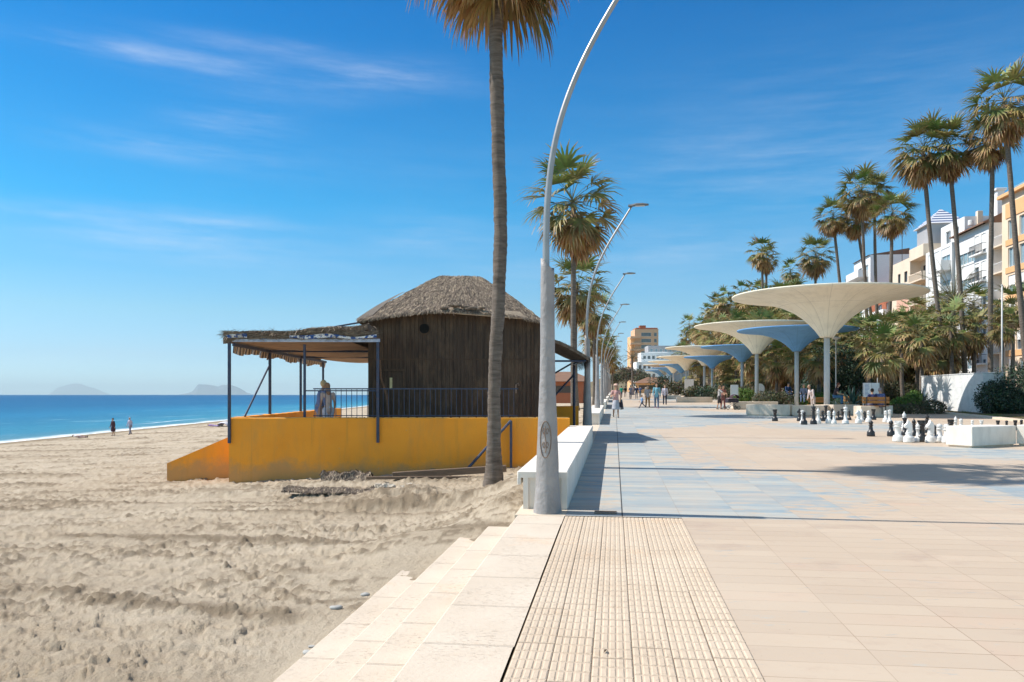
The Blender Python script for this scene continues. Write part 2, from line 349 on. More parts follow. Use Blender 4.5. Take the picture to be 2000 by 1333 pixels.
def mat_tiles():
    m = bpy.data.materials.new('promenade_tiles'); m.use_nodes = True; t = NT(m.node_tree); b = t.n['Principled BSDF']
    p = t.new('ShaderNodeNewGeometry').outputs['Position']; x, y, z = t.sep(p)
    a = t.new('ShaderNodeVertexColor', layer_name='tint'); sc = t.new('ShaderNodeSeparateColor'); t.l.new(a.outputs[0], sc.inputs[0])
    blue, rnd, pink = sc.outputs
    ta, tb = (.475, .375, .28), (.53, .435, .335)
    c = t.mix(t.m('MULTIPLY_ADD', rnd, .45, .25), ta, tb)
    c = t.mix(t.m('MULTIPLY', pink, t.ramp(t.noise(p, 1.8, 4), [(.4, 0.), (.7, .6)])), c, (.54, .34, .25))
    streak = t.noise(t.mapping(p, (1.6, 3.6, 1)), 1.5, 7, .68)
    c = t.mix(t.m('MULTIPLY', t.ramp(streak, [(.35, 0.), (.7, 1.)]), .35), c, (.50, .385, .28))
    st2 = t.ramp(t.noise(t.mapping(p, (1, 1.5, 1), (0, 0, .5)), 1.1, 8, .75), [(.54, 0.), (.74, 1.)])
    c = t.mix(t.m('MULTIPLY', st2, .62), c, (.37, .265, .21)); c = t.mix(t.m('MULTIPLY', t.ramp(t.noise(p, 14, 3, .7), [(.70, 0.), (.74, 1.)]), .5), c, (.25, .18, .13)); c = t.mix(t.m('MULTIPLY', t.ramp(t.noise(p, .22, 4), [(.42, 0.), (.65, 1.)]), .22), c, (.62, .54, .44))
    bf = t.m('MULTIPLY', t.ramp(t.m('ADD', blue, t.m('MULTIPLY', t.m('SUBTRACT', streak, .5), 3.4)), [(.36, 0.), (.80, 1.)]), .92)
    bc = t.mix(t.m('ADD', rnd, t.m('SUBTRACT', t.noise(t.mapping(p, (1, 2.2, 1)), 2.2, 5, .7), .6), clamp=True), (.42, .445, .42), (.19, .29, .36))
    bf = t.m('MULTIPLY', bf, t.ramp(t.noise(p, .8, 5, .65), [(.3, .45), (.6, 1.)])); c = t.mix(bf, c, bc)
    def line(v, pitch, off, w):
        fr = t.m('FRACT', t.m('DIVIDE', t.m('SUBTRACT', v, off), pitch)); dd = t.m('MULTIPLY', t.m('SUBTRACT', .5, t.m('ABSOLUTE', t.m('SUBTRACT', fr, .5))), pitch)
        return t.m('LESS_THAN', dd, w)
    ln = t.m('MAXIMUM', line(x, .735, .835, .003), line(y, .275, 0.0, .0042))
    c = t.mix(t.m('MULTIPLY', ln, t.ramp(t.noise(p, .6, 3), [(.35, .25), (.65, .95)])), c, (.30, .215, .15))
    ln2 = t.m('MULTIPLY', t.m('LESS_THAN', t.m('ABSOLUTE', t.m('SUBTRACT', x, .10)), .009), t.m('GREATER_THAN', y, 10.2))
    c = t.mix(ln2, c, (.06, .06, .06))
    t.put(b.inputs['Base Color'], c); t.put(b.inputs['Roughness'], t.m('ADD', .6, t.m('MULTIPLY', rnd, .2))); b.inputs['Specular IOR Level'].default_value = .25
    bn = t.new('ShaderNodeBump'); bn.inputs['Strength'].default_value = .25; bn.inputs['Distance'].default_value = .01
    t.put(bn.inputs['Height'], t.m('SUBTRACT', t.m('MULTIPLY', t.noise(p, 30, 5, .7), .4), ln)); t.l.new(bn.outputs[0], b.inputs['Normal'])
    return m
def mat_stone(name, c1, c2, pitch, off, pit=.6):
    m = bpy.data.materials.new(name); m.use_nodes = True; t = NT(m.node_tree); b = t.n['Principled BSDF']
    p = t.new('ShaderNodeNewGeometry').outputs['Position']; x, y, z = t.sep(p)
    c = t.mix(t.ramp(t.noise(p, 1.1, 6, .6), [(.3, 0.), (.7, 1.)]), c1, c2)
    pits = t.m('MULTIPLY', t.ramp(t.noise(t.mapping(p, (1, 2.6, 1)), 22, 4, .7), [(.56, 0.), (.68, 1.)]), t.ramp(t.noise(p, 1.6, 3), [(.38, 0.), (.62, 1.)]))
    c = t.mix(t.m('MULTIPLY', pits, pit), c, (.33, .25, .18))
    c = t.mix(t.m('MULTIPLY', t.ramp(t.noise(p, .8, 5, .7), [(.58, 0.), (.75, 1.)]), .45), c, (.70, .42, .22))
    if pitch:
        fr = t.m('FRACT', t.m('DIVIDE', t.m('SUBTRACT', y, off), pitch)); ln = t.m('LESS_THAN', t.m('ABSOLUTE', t.m('SUBTRACT', fr, .5)), .004)
        c = t.mix(t.m('MULTIPLY', ln, .7), c, (.2, .15, .1))
    t.put(b.inputs['Base Color'], c); b.inputs['Roughness'].default_value = .8; b.inputs['Specular IOR Level'].default_value = .2
    bn = t.new('ShaderNodeBump'); bn.inputs['Strength'].default_value = .5; bn.inputs['Distance'].default_value = .01
    t.put(bn.inputs['Height'], t.m('SUBTRACT', t.noise(p, 25, 5, .7), pits)); t.l.new(bn.outputs[0], b.inputs['Normal'])
    return m
M['sand'] = mat_sand(); M['sea'] = mat_sea(); M['tiles'] = mat_tiles()
M['steps'] = mat_stone('step_stone', (.57, .48, .38), (.66, .57, .465), .90, .07)
M['tactile'] = mat_stone('tactile_stone', (.535, .425, .315), (.61, .50, .385), 0, 0, .25)
M['kerb'] = mat_stone('kerb_stone', (.62, .52, .40), (.68, .58, .46), 1.2, 0, .2)

# ------------------------------------------------------------------ terrain
def sand_h(X, Y, detail=True):
    X = np.asarray(X, float); Y = np.asarray(Y, float)
    shore = 41 + .167 * Y
    t = (-X - 3) / (shore - 3)
    z = -.47 - 1.96 * np.clip(t, -.2, 3)
    z = z + .0102 * np.clip(Y - 12, 0, 300) * np.exp(-np.clip(-X, 0, 99) / 9.) * .9
    z = z - .6 * np.clip(t - 1, 0, 5)
    berm = np.exp(-(np.clip(-X - 1.45, 0, 99) / 1.0) ** 2) * sstep(5.6, 10.4, Y) * (1 - sstep(15, 22, Y))
    z = z + .44 * berm
    fade = 1 - sstep(.96, 1.0, t)
    xb = np.interp(Y, [4.5, 5.6, 6.6, 8, 9, 9.8, 10.4, 12], [-2.40, -2.40, -2.34, -2.12, -1.88, -1.58, -1.30, -1.2]); zb_ = -(-xb - 1.24) * .395 - .05
    drift = zb_ + .30 * (X - xb) * (X > xb) + .10 * (X - xb) * (X <= xb) + .05 * (fbm(X * 2.2, Y * 1.3, 3) - .5); wq = sstep(-4.2, -2.5, X - .0 * Y) * (1 - sstep(10.4, 11.6, Y)); z = z * (1 - wq) + drift * wq
    z = np.where(X > -1.30 + .0 * Y, z - sstep(-1.32, -1.0, X) * 1.6, z)
    if not detail: return z
    w = fbm(X * .35, Y * .35, 4)
    # wheel and rake tracks running roughly across the beach
    s = Y + .25 * X + 1.1 * (fbm(X * .12 + 9, Y * .05, 3) - .5)
    tr = 0 * X; damp_shade = 0 * X  # track relief; mask for moist tone and painted footprint shading
    for s0, wd, a in [(6.6, .18, .012), (10.3, .2, .018), (13.1, .14, .055), (13.7, .10, .04), (14.4, .12, .03), (16.5, .25, .05), (18.4, .2, .04), (21, .35, .06),
                     (24, .3, .05), (27, .45, .07), (31, .4, .06), (36, .5, .08), (42, .6, .08), (50, .8, .09), (60, .9, .08), (75, 1.2, .1)]:
        q = np.exp(-((s - s0) / wd) ** 2); br = sstep(.42, .58, fbm(X * .45 + s0 * 3, Y * .3 + s0, 3))
        tr = tr + a * q * br * (.6 + .8 * vn(X * 7, Y * 7)); damp_shade = damp_shade + q * br
        tr = tr - a * .5 * np.exp(-((s - s0 - wd * 1.3) / (wd * .6)) ** 2) * br
    foot = fbm(X * 3.2, Y * 3.2, 2)
    foot = fbm(X * 4.3, Y * 5.2, 2); z2 = .05 * (w - .5) + .045 * (foot - .5) + .062 * (fbm(X * 7.5 + 5, Y * 11, 4, .7) - .5) + tr * .95 + .03 * (vn(s * 7, X * .5) - .5) * sstep(.40, .60, fbm(X * .2 + 11, Y * .35, 3)) + .035 * (vn(s * 2.6 + 50, X * .3) - .5)
    z2 = z2 - .038 * sstep(.56, .72, fbm(X * 4.2 + 3, Y * 6.5, 3, .6)) + .035 * sstep(.60, .70, fbm(X * 9 + 30, Y * 11, 3, .6)) * sstep(.38, .55, fbm(X * .6 + 9, Y * .8, 3))
    z2 = z2 - .035 * sstep(.72, .82, vn(X * 2.9 + 7, Y * 2.9)) * sstep(.4, .6, fbm(X * .3, Y * .3 + 20, 2))
    lump_n = fbm(X * 9, Y * 9, 3); lm = sstep(.50, .62, fbm(X * .45 + 40, Y * 1.3 + 3, 4))
    z2 = z2 + lm * .075 * np.clip(lump_n - .48, 0, 1) * 2.2; damp_shade = damp_shade + lm * sstep(.5, .62, lump_n) * .8
    # churned ridges beside the steps and the heap in front of the wall
    for cx, cy, rx, ry, a in MOUNDS:
        q = np.exp(-((X - cx) / rx) ** 2 - ((Y - cy) / ry) ** 2)
        z2 = z2 + a * q * (.75 + .5 * (fbm(X * 3.1 + 2, Y * 4.3, 2) - .4) + .45 * (fbm(X * 11 + 2, Y * 14, 3, .7) - .5)); damp_shade = damp_shade + .9 * q * sstep(.40, .6, fbm(X * 7, Y * 9, 4, .7))
    near = 1 - sstep(60, 110, Y)
    z2 = np.where(X > -1.32, np.minimum(z2, 0), z2)
    z2 = z2 * (1 - (1 - sstep(2.5, 3.6, -X)) * (1 - sstep(10.5, 12, Y)) * .82)
    return z + z2 * fade * (.35 + .65 * near), np.clip(damp_shade, 0, 1) * fade, sstep(.90, .97, t)
MOUNDS = []
for px, d, rx, ry, a in [(810, 16.2, .95, .7, .34), (700, 15.8, 1.1, .45, .18), (900, 15.0, 1.0, .35, .17), (790, 15.0, 1.3, .3, .14), (590, 17.6, 1.6, .35, .14), (480, 19.0, 1.6, .4, .12), (960, 15.8, .7, .5, .10), (1000, 12.6, .35, .9, .10), (620, 20.2, 3.2, .6, .12)]:
    p = at(px, d); MOUNDS.append((p.x, p.y, rx, ry, a))

def grid_mesh(name, Xg, Yg, Zg, m, cols=None, smooth=True):
    n, k = Xg.shape; me = bpy.data.meshes.new(name)
    co = np.stack([Xg, Yg, Zg], -1).reshape(-1, 3).astype(np.float32)
    idx = np.arange(n * k).reshape(n, k); q = np.stack([idx[:-1, :-1], idx[:-1, 1:], idx[1:, 1:], idx[1:, :-1]], -1).reshape(-1, 4)
    me.vertices.add(n * k); me.vertices.foreach_set('co', co.ravel())
    me.loops.add(q.size); me.loops.foreach_set('vertex_index', q.ravel().astype(np.int32))
    me.polygons.add(len(q)); me.polygons.foreach_set('loop_start', (np.arange(len(q)) * 4).astype(np.int32))
    me.polygons.foreach_set('use_smooth', [smooth] * len(q))
    me.update(calc_edges=True)
    if cols is not None:
        a = me.color_attributes.new('tint', 'FLOAT_COLOR', 'POINT')
        cc = np.zeros((n * k, 4), np.float32); cc[:, 3] = 1
        for i, c in enumerate(cols): cc[:, i] = c.ravel()
        a.data.foreach_set('color', cc.ravel())
    me.materials.append(m); o = bpy.data.objects.new(name, me); C.objects.link(o); return o

# beach: one sheet from behind the camera to the far shore, finer close by
rr = np.concatenate([2.2 * 1.0072 ** np.arange(0, 740), 450 * 1.12 ** np.arange(0, 26)]); aa = np.linspace(R(-78), R(4), 720)
RR, AA = np.meshgrid(rr, aa, indexing='ij'); XX = RR * np.sin(AA); YY = RR * np.cos(AA)
zz, dd, ww = sand_h(XX, YY)
beach = grid_mesh('beach_sand', XX, YY, zz, M['sand'], (dd, ww)); tag(beach, kind='structure')
MB().quad((-3000, -300, -14), (0, -300, -14), (0, 3000, -14), (-3000, 3000, -14)).obj('seabed', M['sand'])['kind'] = 'structure'
xs = np.array([-9000, -5000, -2500, -1200, -600, -300, -150, -60, -20.]); ys = np.array([-400, 0, 60, 150, 300, 600, 1200, 2500, 5000, 9000.])
XX, YY = np.meshgrid(xs, ys, indexing='ij')
tag(grid_mesh('sea_water', XX, YY, XX * 0 - 2.42, M['sea']), kind='structure')
# land inland of the promenade: soil, street, ground out to the horizon
tag(MB().quad((-1.4, -3000, -3.2), (6000, -3000, -3.2), (6000, 9000, -3.2), (-1.4, 9000, -3.2)).obj('land_ground', M['earth']), kind='structure')

# the parts of beach, paving and steps behind the viewer
XX, YY = np.meshgrid(np.linspace(-70, -2.42, 90), np.linspace(-70, 2.0, 80), indexing='ij'); zb2 = sand_h(XX, YY)[0] - .03
tag(grid_mesh('beach_sand_behind', XX, YY, zb2, M['sand'], (XX * 0, XX * 0)), kind='structure')
m = MB()
for k_ in range(12): m.quad((-1.24, -4 - k_ * 6, g(-4 - k_ * 6)), (20, -4 - k_ * 6, g(-4 - k_ * 6)), (20, -10 - k_ * 6, g(-10 - k_ * 6)), (-1.24, -10 - k_ * 6, g(-10 - k_ * 6)))
tag(m.obj('promenade_behind', M['kerb']), kind='structure')
# promenade paving, one face per tile
tx, ty = .735, .275; colsX = [-.62 + .0] + [.10] + [.835 + tx * k for k in range(0, 26)]
v = []; f = []; cc = []
def blue_amt(X, Y):
    if Y < 10.3: return -.6
    w = float(fbm(np.array(X * .23), np.array(Y * .11), 3)) - .5; w2 = float(fbm(np.array(X * .9 + 50), np.array(Y * .5), 3)) - .5
    v = -.8
    edge = 1.8 + 1.5 * math.exp(-((Y - 13.5) / 2.2) ** 2) + .35 * math.sin(Y * .35) + 3.0 * w - .8 * max(0, min(1, (Y - 16) / 4)) * (Y < 31) + (max(0, Y - 31) * .6 if Y < 46 else 9 - (Y - 46) * .5)
    v = max(v, (edge - X) * .55)
    v = max(v, .75 - ((X - 9.2) / 5.2) ** 2 - ((Y - 21.6 + (X - 8) * .6) / 2.7) ** 2 + w * 1.2)
    v = max(v, .7 - ((X - 10.5) / 5.0) ** 2 - ((Y - 33.5) / 4.2) ** 2 + w)
    v = max(v, .7 - ((X - 8.2) / 3.0) ** 2 - ((Y - 13.2) / 2.2) ** 2 + w)
    v = max(v, .6 - ((X - 9) / 9) ** 2 - ((Y - 66) / 8) ** 2 + w, .5 - ((X - 8) / 9) ** 2 - ((Y - 100) / 10) ** 2)
    return v + w2 * .7
yy = -4 + .275 * 0
rows = np.arange(-3.85, 235, ty); xe = [-.62, .10] + [.835 + tx * k for k in range(26)]
for y in rows:
    for a, b in zip(xe[:-1], xe[1:]):
        if y < 10.1 and b < .9: continue
        o = len(v); v += [(a, y, g(y)), (b, y, g(y)), (b, y + ty, g(y + ty)), (a, y + ty, g(y + ty))]; f.append((o, o + 1, o + 2, o + 3))
        bl = min(1, max(0, .5 + blue_amt((a + b) / 2, y + ty / 2) * 1.0)) if y > 10 else 0
        if y > 10.1 and b < .2: bl = .8
        r = random.random(); pk = max(0, random.random() - .8) * 4 if y < 60 else 0
        cc += [(bl, r, pk, 1)] * 4
me = bpy.data.meshes.new('promenade_paving'); me.from_pydata(v, [], f); a = me.color_attributes.new('tint', 'FLOAT_COLOR', 'POINT')
a.data.foreach_set('color', np.array(cc, np.float32).ravel()); me.materials.append(M['tiles']); o = bpy.data.objects.new('promenade_paving', me); C.objects.link(o); tag(o, kind='structure')
XR = xe[-1]
# front fill under the paving edge on the beach side
mb = MB()
for k in range(0, 60):
    y0, y1 = 10.15 + k * 4, 10.15 + (k + 1) * 4
    mb.add([(-.622, y0, -3.2), (-1.27, y0, -3.2), (-1.27, y1, -3.2), (-.622, y1, -3.2), (-.622, y0, g(y0) - .001), (-1.27, y0, g(y0) - .001), (-1.27, y1, g(y1) - .001), (-.622, y1, g(y1) - .001)], [(4, 7, 6, 5), (1, 5, 6, 2), (0, 4, 5, 1)] if k == 0 else [(4, 7, 6, 5), (1, 5, 6, 2)])
tag(mb.obj('promenade_edge', M['kerb']), kind='structure')

# tactile strip: slabs with raised bars
mb = MB(); mb.add([(-.62, -4, g(-4)), (.835, -4, g(-4)), (.835, 10.1, g(10.1)), (-.62, 10.1, g(10.1))], [(0, 1, 2, 3)])
tag(mb.obj('tactile_bed', mat('tactile_joint', (.30, .22, .15), (.20, .15, .10), 4, .9)), kind='structure')
mb = MB(); cw = 1.455 / 6
for c in range(6):
    off = random.random() * .5
    ys_ = list(np.arange(-4 + off, 10.1, .8)) ; ys_ = [-4] + ys_ + [10.1]
    for y0, y1 in zip(ys_[:-1], ys_[1:]):
        x0 = -.62 + c * cw + .004; x1 = x0 + cw - .008; a, b = y0 + .003, y1 - .003; dx = random.uniform(-.0015, .0015)
        if b - a < .02: continue
        mb.add([(x0 + dx, a, g(a) + .003), (x1 + dx, a, g(a) + .003), (x1 + dx, b, g(b) + .003), (x0 + dx, b, g(b) + .003)], [(0, 1, 2, 3)])
        nb = max(1, round((b - a) / .16)); L = (b - a) / nb
        for i in range(nb):
            for j in range(5):
                u0 = x0 + dx + j * cw / 5 + .003; u1 = u0 + cw / 5 - .007; v0 = a + i * L + .006; v1 = a + (i + 1) * L - .006; z = g((v0 + v1) / 2) + .003; h = .0055; e = .008
                mb.add([(u0, v0, z), (u1, v0, z), (u1, v1, z), (u0, v1, z), (u0 + e, v0 + e, z + h), (u1 - e, v0 + e, z + h), (u1 - e, v1 - e, z + h), (u0 + e, v1 - e, z + h)],
                       [(4, 5, 6, 7), (0, 1, 5, 4), (1, 2, 6, 5), (2, 3, 7, 6), (3, 0, 4, 7)])
tag(mb.obj('tactile_paving', M['tactile']), kind='structure')
# beach steps (worn stone) going down to the sand
mb = MB()
for k, (x0, x1, dz) in enumerate([(-1.24, -.632, 0), (-1.62, -1.242, -.15), (-2.0, -1.622, -.30), (-2.42, -2.002, -.45), (-2.44, -2.422, -.60)]):
    y = -4.0
    while y < 10.12:
        y1 = min(y + .9, 10.12); j = random.uniform(-.004, .004)
        b = .018
        pr = [(x1, 0), (x1, 0), (x0 + b, 0), (x0 + b * .3, -b * .4), (x0, -b * 1.2), (x0, -.5)]
        o = len(mb.v)
        for yy in (y + .002, y1 - .002):
            for X, z in pr[1:]: mb.v.append((X + j, yy, g(yy) + dz + z + .002)); mb.c.append((1, 1, 1))
        for i in range(4): mb.f.append((o + i, o + i + 1, o + 5 + i + 1, o + 5 + i))
        mb.f.append((o, o + 1, o + 2, o + 3, o + 4)); mb.f.append((o + 9, o + 8, o + 7, o + 6, o + 5))
        y = y1
st = mb.obj('beach_steps', M['steps'], smooth=False); tag(st, kind='structure')
# drain
dr = MB(); 
for k in range(9): dr.box(.0 - .02 - .24 + k * .027 + .03, -.24 + k * .027 + .028, 10.42, 10.50, g(10.45) + .004, g(10.45) + .012)
dr.box(-.26, .03, 10.36, 10.40, g(10.4) + .002, g(10.4) + .014); dr.box(-.26, .03, 10.52, 10.56, g(10.5) + .002, g(10.5) + .014)
tag(dr.obj('drain_grate', M['rust']), 'narrow rusty drain grate set in the paving beside the near white bench end', 'drain')
# ------------------------------------------------------------------ street lamps
def make_lamp():
    t = thing('street_lamp', '', 'street lamp', (0, 0, 0))
    m = MB(); prof = []; n = 28; rows = 60
    for i in range(rows + 1):
        z = 3.27 * i / rows
        r = .088 + .015 * (1 - z / 3.27) + .085 * math.exp(-z / .55) + .02 * math.exp(-((z - .9) / .7) ** 2)
        for k in range(n):
            q = 2 * math.pi * k / n
            rr_ = r + .0045 * (mnoise.noise(Vector((math.cos(q) * 2.5, math.sin(q) * 2.5, z * 9))) + .3)
            ztop = z + (0.09 * math.cos(q) * (-1) if i == rows else 0)
            m.v.append((rr_ * math.cos(q), rr_ * math.sin(q), ztop)); m.c.append((1, 1, 1))
    m.f += [(i * n + k, i * n + (k + 1) % n, (i + 1) * n + (k + 1) % n, (i + 1) * n + k) for i in range(rows) for k in range(n)]
    m.f.append(tuple(range(rows * n, rows * n + n)))
    sl = m.obj('pole_sleeve', M['lamp_sleeve'], t, smooth=True)
    m = MB(); P = [(0, 3.1), (0, 3.4), (.012, 3.9), (.05, 4.4), (.13, 4.9), (.26, 5.4), (.48, 5.9), (.74, 6.4), (1.02, 6.85), (1.26, 7.22), (1.45, 7.54)]
    zs = np.linspace(3.1, 7.54, 40); cf = np.polyfit([p_[1] for p_ in P], [p_[0] for p_ in P], 4); xs_ = np.maximum(np.polyval(cf, zs), 0) * sstep(3.2, 4.3, zs)
    m.tube([(float(x) - .02, 0, float(z)) for x, z in zip(xs_, zs)], [.046 - .0004 * i for i in range(40)], 10); m.obj('curved_pole', M['lamp_pole'], t, smooth=True)
    m = MB(); h = [(-.10, .05), (0, .075), (.15, .125), (.36, .13), (.5, .09), (.56, .02)]
    vs = []
    for x, w in h:
        th = .035 if x > .4 else .05
        for (yy, zz) in ((-w, 0), (-w * .6, th), (w * .6, th), (w, 0), (w * .6, -.02), (-w * .6, -.02)): vs.append((1.43 + x, yy, 7.555 + zz + .03 * (x > .0)))
    m.add(vs, [(i * 6 + k, (i + 1) * 6 + k, (i + 1) * 6 + (k + 1) % 6, i * 6 + (k + 1) % 6) for i in range(5) for k in range(6)] + [(0, 1, 2, 3, 4, 5), (35, 34, 33, 32, 31, 30)])
    hd = m.obj('lamp_head', M['lamp_head'], t)
    MB().bbox(1.56, 1.86, -.07, .07, 7.552, 7.562, .002).obj('lens', M['lens'], hd)
    return t
lamp0 = make_lamp()
lab = ['large grey curved street lamp with oval emblem in front of the near white bench', 'second nearest curved street lamp rising just beyond the near white bench', 'third curved street lamp standing over the second white bench',
       'fourth curved street lamp along the promenade edge, just past the third', 'fifth curved street lamp along the promenade edge', 'sixth curved street lamp counting from the near one']
for k in range(13):
    Y = 10.42 + 15.9 * k; L = (-.87 - .012 * k, Y, g(Y) - .02)
    l = lab[k] if k < 6 else 'one of the small far curved street lamps lined up towards the end of the promenade'
    o = lamp0 if k == 0 else dup(lamp0, L)
    o.location = L; o['label'] = l; o['group'] = 'curved street lamps along the promenade edge' if k < 6 else 'small far street lamps at the end of the row'
# oval emblem of the nearest lamp: a rusty raised rim with scrollwork, facing the camera
m = MB(); cz = .98
def on_sleeve(u, w, off=.0):
    z = cz + w; r = .088 + .015 * (1 - z / 3.27) + .085 * math.exp(-z / .55) + .02 * math.exp(-((z - .9) / .7) ** 2)
    a = -math.pi / 2 - .12 + u / r
    return (math.cos(a) * (r + off), math.sin(a) * (r + off), z)
m.tube([on_sleeve(.072 * math.cos(q), .235 * math.sin(q), .006) for q in np.linspace(0, 2 * math.pi, 37)], .0065, 6)
for sgn, z0 in ((1, .10), (-1, .10), (1, -.08), (-1, -.08)):
    m.tube([on_sleeve(sgn * (.022 + .020 * math.cos(q) * (1 - q / 9)), z0 + .055 * math.sin(q) * (1 - q / 9), .004) for q in np.linspace(0, 6, 16)], .005, 5)
m.tube([on_sleeve(.010 * math.sin(q * 3), -.17 + q * .17, .004) for q in np.linspace(0, 2, 16)], .006, 5)
m.obj('emblem', M['rust'], lamp0)

# ------------------------------------------------------------------ white benches on the beach side
def long_bench(Y0, L, label, group=None):
    t = thing('concrete_bench', label, 'bench', (-.62, Y0, g(Y0)), 0, group)
    sh = SL
    seg = L / 2
    M_ = Matrix(((1, 0, 0, 0), (0, 1, 0, 0), (0, SL, 1, 0), (0, 0, 0, 1)))
    for k in range(2):
        y0, y1 = k * seg + (.006 if k else 0), (k + 1) * seg
        m = MB(); m.bbox(-.68, 0, y0, y1, .42, .51, .012, M_); m.bbox(-.68, -.63, y0, y1, .33, .425, .006, M_)
        s_ = m.obj('bench_seat', M['concrete_white'], t)
    m = MB(); m.box(-.085, -.008, 0.01, L - .01, -.03, .42, M_); m.box(-.60, -.53, .01, L - .01, -.6, .42, M_); m.box(-.53, -.085, .05, .10, -.1, .42, M_); m.box(-.53, -.085, L - .1, L - .05, -.1, .42, M_)
    m.obj('bench_base', M['concrete_white'], t)
    return t
long_bench(10.66, 12.6, 'long white concrete bench beside the nearest lamp with the yellow wall behind it')
long_bench(34.4, 14, 'second white concrete bench along the beach edge, beyond the gap after the near one')
for Y in (58, 82, 106, 130): long_bench(Y, 14, 'one of the small white benches far along the beach edge', 'far white benches along the beach edge')

# ------------------------------------------------------------------ beach bar: terrace wall, ramp wall, hut, pergola, railing
K0 = at(447, 22.3); K1 = at(1113, 22.5); K0.z = K1.z = 0
E1 = (K1 - K0).normalized(); E2 = Vector((-E1.y, E1.x, 0)); KL = (K1 - K0).length
KM = Matrix(((E1.x, E2.x, 0, K0.x), (E1.y, E2.y, 0, K0.y), (0, 0, 1, 0), (0, 0, 0, 1)))
def kpx(px, b=0.0):           # local a for a pixel column on the line at inward distance b
    q = (px - 1000) / F; d = Vector((q * CT - ST, q * ST + CT, 0)); A = K0 + E2 * b
    s = (A.x * E1.y - A.y * E1.x) / (d.x * E1.y - d.y * E1.x); return (d * s - A).dot(E1)
KROT = math.atan2(E1.y, E1.x)
def kthing(n, l, c, a=0, b=0, z=0, g_=None): 
    p = KM @ Vector((a, b, z)); return thing(n, l, c, p, KROT, g_)
WT = .99                       # top of the terrace wall
def rough_wall(m, x0, x1, y0, y1, zb, zt, n=None, jag=.012):
    """wall block with a slightly uneven top edge"""
    n = n or max(4, int(max(abs(x1 - x0), abs(y1 - y0)) / .22)); vs = []
    alongx = abs(x1 - x0) > abs(y1 - y0)
    for i in range(n + 1):
        u = i / n; j = jag * (mnoise.noise(Vector((i * .37, x0, y0))) * 1.4 + random.uniform(-.6, .6)); b = .015
        if alongx:
            x = x0 + (x1 - x0) * u; ring = [(x, y0, zb), (x, y0, zt - b + j), (x, y0 + b, zt + j), (x, y1 - b, zt + j * .5), (x, y1, zt - b), (x, y1, zb)]
        else:
            y = y0 + (y1 - y0) * u; ring = [(x1, y, zb), (x1, y, zt - b), (x1 - b, y, zt + j * .5), (x0 + b, y, zt + j), (x0, y, zt - b + j), (x0, y, zb)]
        vs += ring
    fs = [(i * 6 + k, (i + 1) * 6 + k, (i + 1) * 6 + (k + 1) % 6, i * 6 + (k + 1) % 6) for i in range(n) for k in range(6)]
    fs += [(0, 1, 2, 3, 4, 5), tuple(range(n * 6 + 5, n * 6 - 1, -1))]
    m.add(vs, fs)
tw = kthing('terrace_wall', 'long low ochre yellow wall around the beach bar terrace', 'wall')
m = MB(); rough_wall(m, 0, KL, 0, .26, -1.6, WT); m.obj('front_wall', M['yellow_wall'], tw)
m = MB(); rough_wall(m, 0, .26, .262, 15, -1.8, WT + .02); m.obj('side_wall', M['yellow_wall'], tw)
m = MB(); m.box(.262, KL - .02, .262, 14.8, -1.6, .34); m.obj('terrace_floor', M['concrete_grey'], tw)
m = MB(); 
for i in range(40):
    a0 = KL * i / 40 + .01; a1 = KL * (i + 1) / 40; m.box(a0, a1 - random.uniform(0, .05), .02, .24, WT - .005, WT + .012 + random.uniform(0, .008))
m.obj('wall_coping', M['yellow_top'], tw)
rw = kthing('ramp_wall', 'small ochre wall sloping down to the sand at the left end of the terrace', 'wall', 0, 1.1)
a0 = kpx(326, 1.1); zt0 = CAMH - 134 / F * 23.4; m = MB()
m.add([(a0, 0, -1.6), (-.003, 0, -1.6), (-.003, 0, .56), (a0, 0, zt0), (a0, .25, -1.6), (-.003, .25, -1.6), (-.003, .25, .56), (a0, .25, zt0)], [(0, 1, 2, 3), (5, 4, 7, 6), (3, 2, 6, 7), (4, 0, 3, 7), (1, 5, 6, 2)])
m.obj('wall', M['yellow_wall'], rw)
ew = thing('end_wall', 'short darker ochre wall standing behind the second lamp beyond the hut', 'wall', (-1.3, 29.3, g(29)), KROT)
m = MB(); rough_wall(m, -2.6, 0, 0, .28, -1.6, .93); m.obj('wall', M['yellow_wall'], ew)

# hut
HB = 1.75                       # distance of the hut front behind the wall front
ha0, ha1 = kpx(719, HB), kpx(1066, HB); HW = ha1 - ha0; HD = 5.4
hut = kthing('beach_hut', 'dark brown wooden beach hut with a thatched roof behind the yellow wall', 'beach hut', ha0, HB, .34)
HZ = 3.50                       # wall height above the terrace floor (eave)
m = MB(); px_ = .1
nb = int(HW / .115)
for i in range(nb):             # vertical planks, each a few millimetres proud or back
    x0 = HW * i / nb; x1 = HW * (i + 1) / nb - .006; mid = (x0 + x1) / 2 / HW
    o_ = random.uniform(0, .012); top = HZ + .30 * math.sin(math.pi * min(1, max(0, mid))) ** .8
    m.box(x0, x1, o_, .05, 0, top)
nb2 = 40
for i in range(nb2):
    y0 = .052 + (HD - .1) * i / nb2; y1 = y0 + (HD - .1) / nb2 - .006
    m.box(random.uniform(0, .01), .05, y0, y1, 0, HZ + .1); m.box(HW - .05, HW - random.uniform(0, .01), y0, y1, 0, HZ + .1)
m.box(.052, HW - .052, .052, HD, 0, HZ)
m.obj('wall', M['hut_wood'], hut)
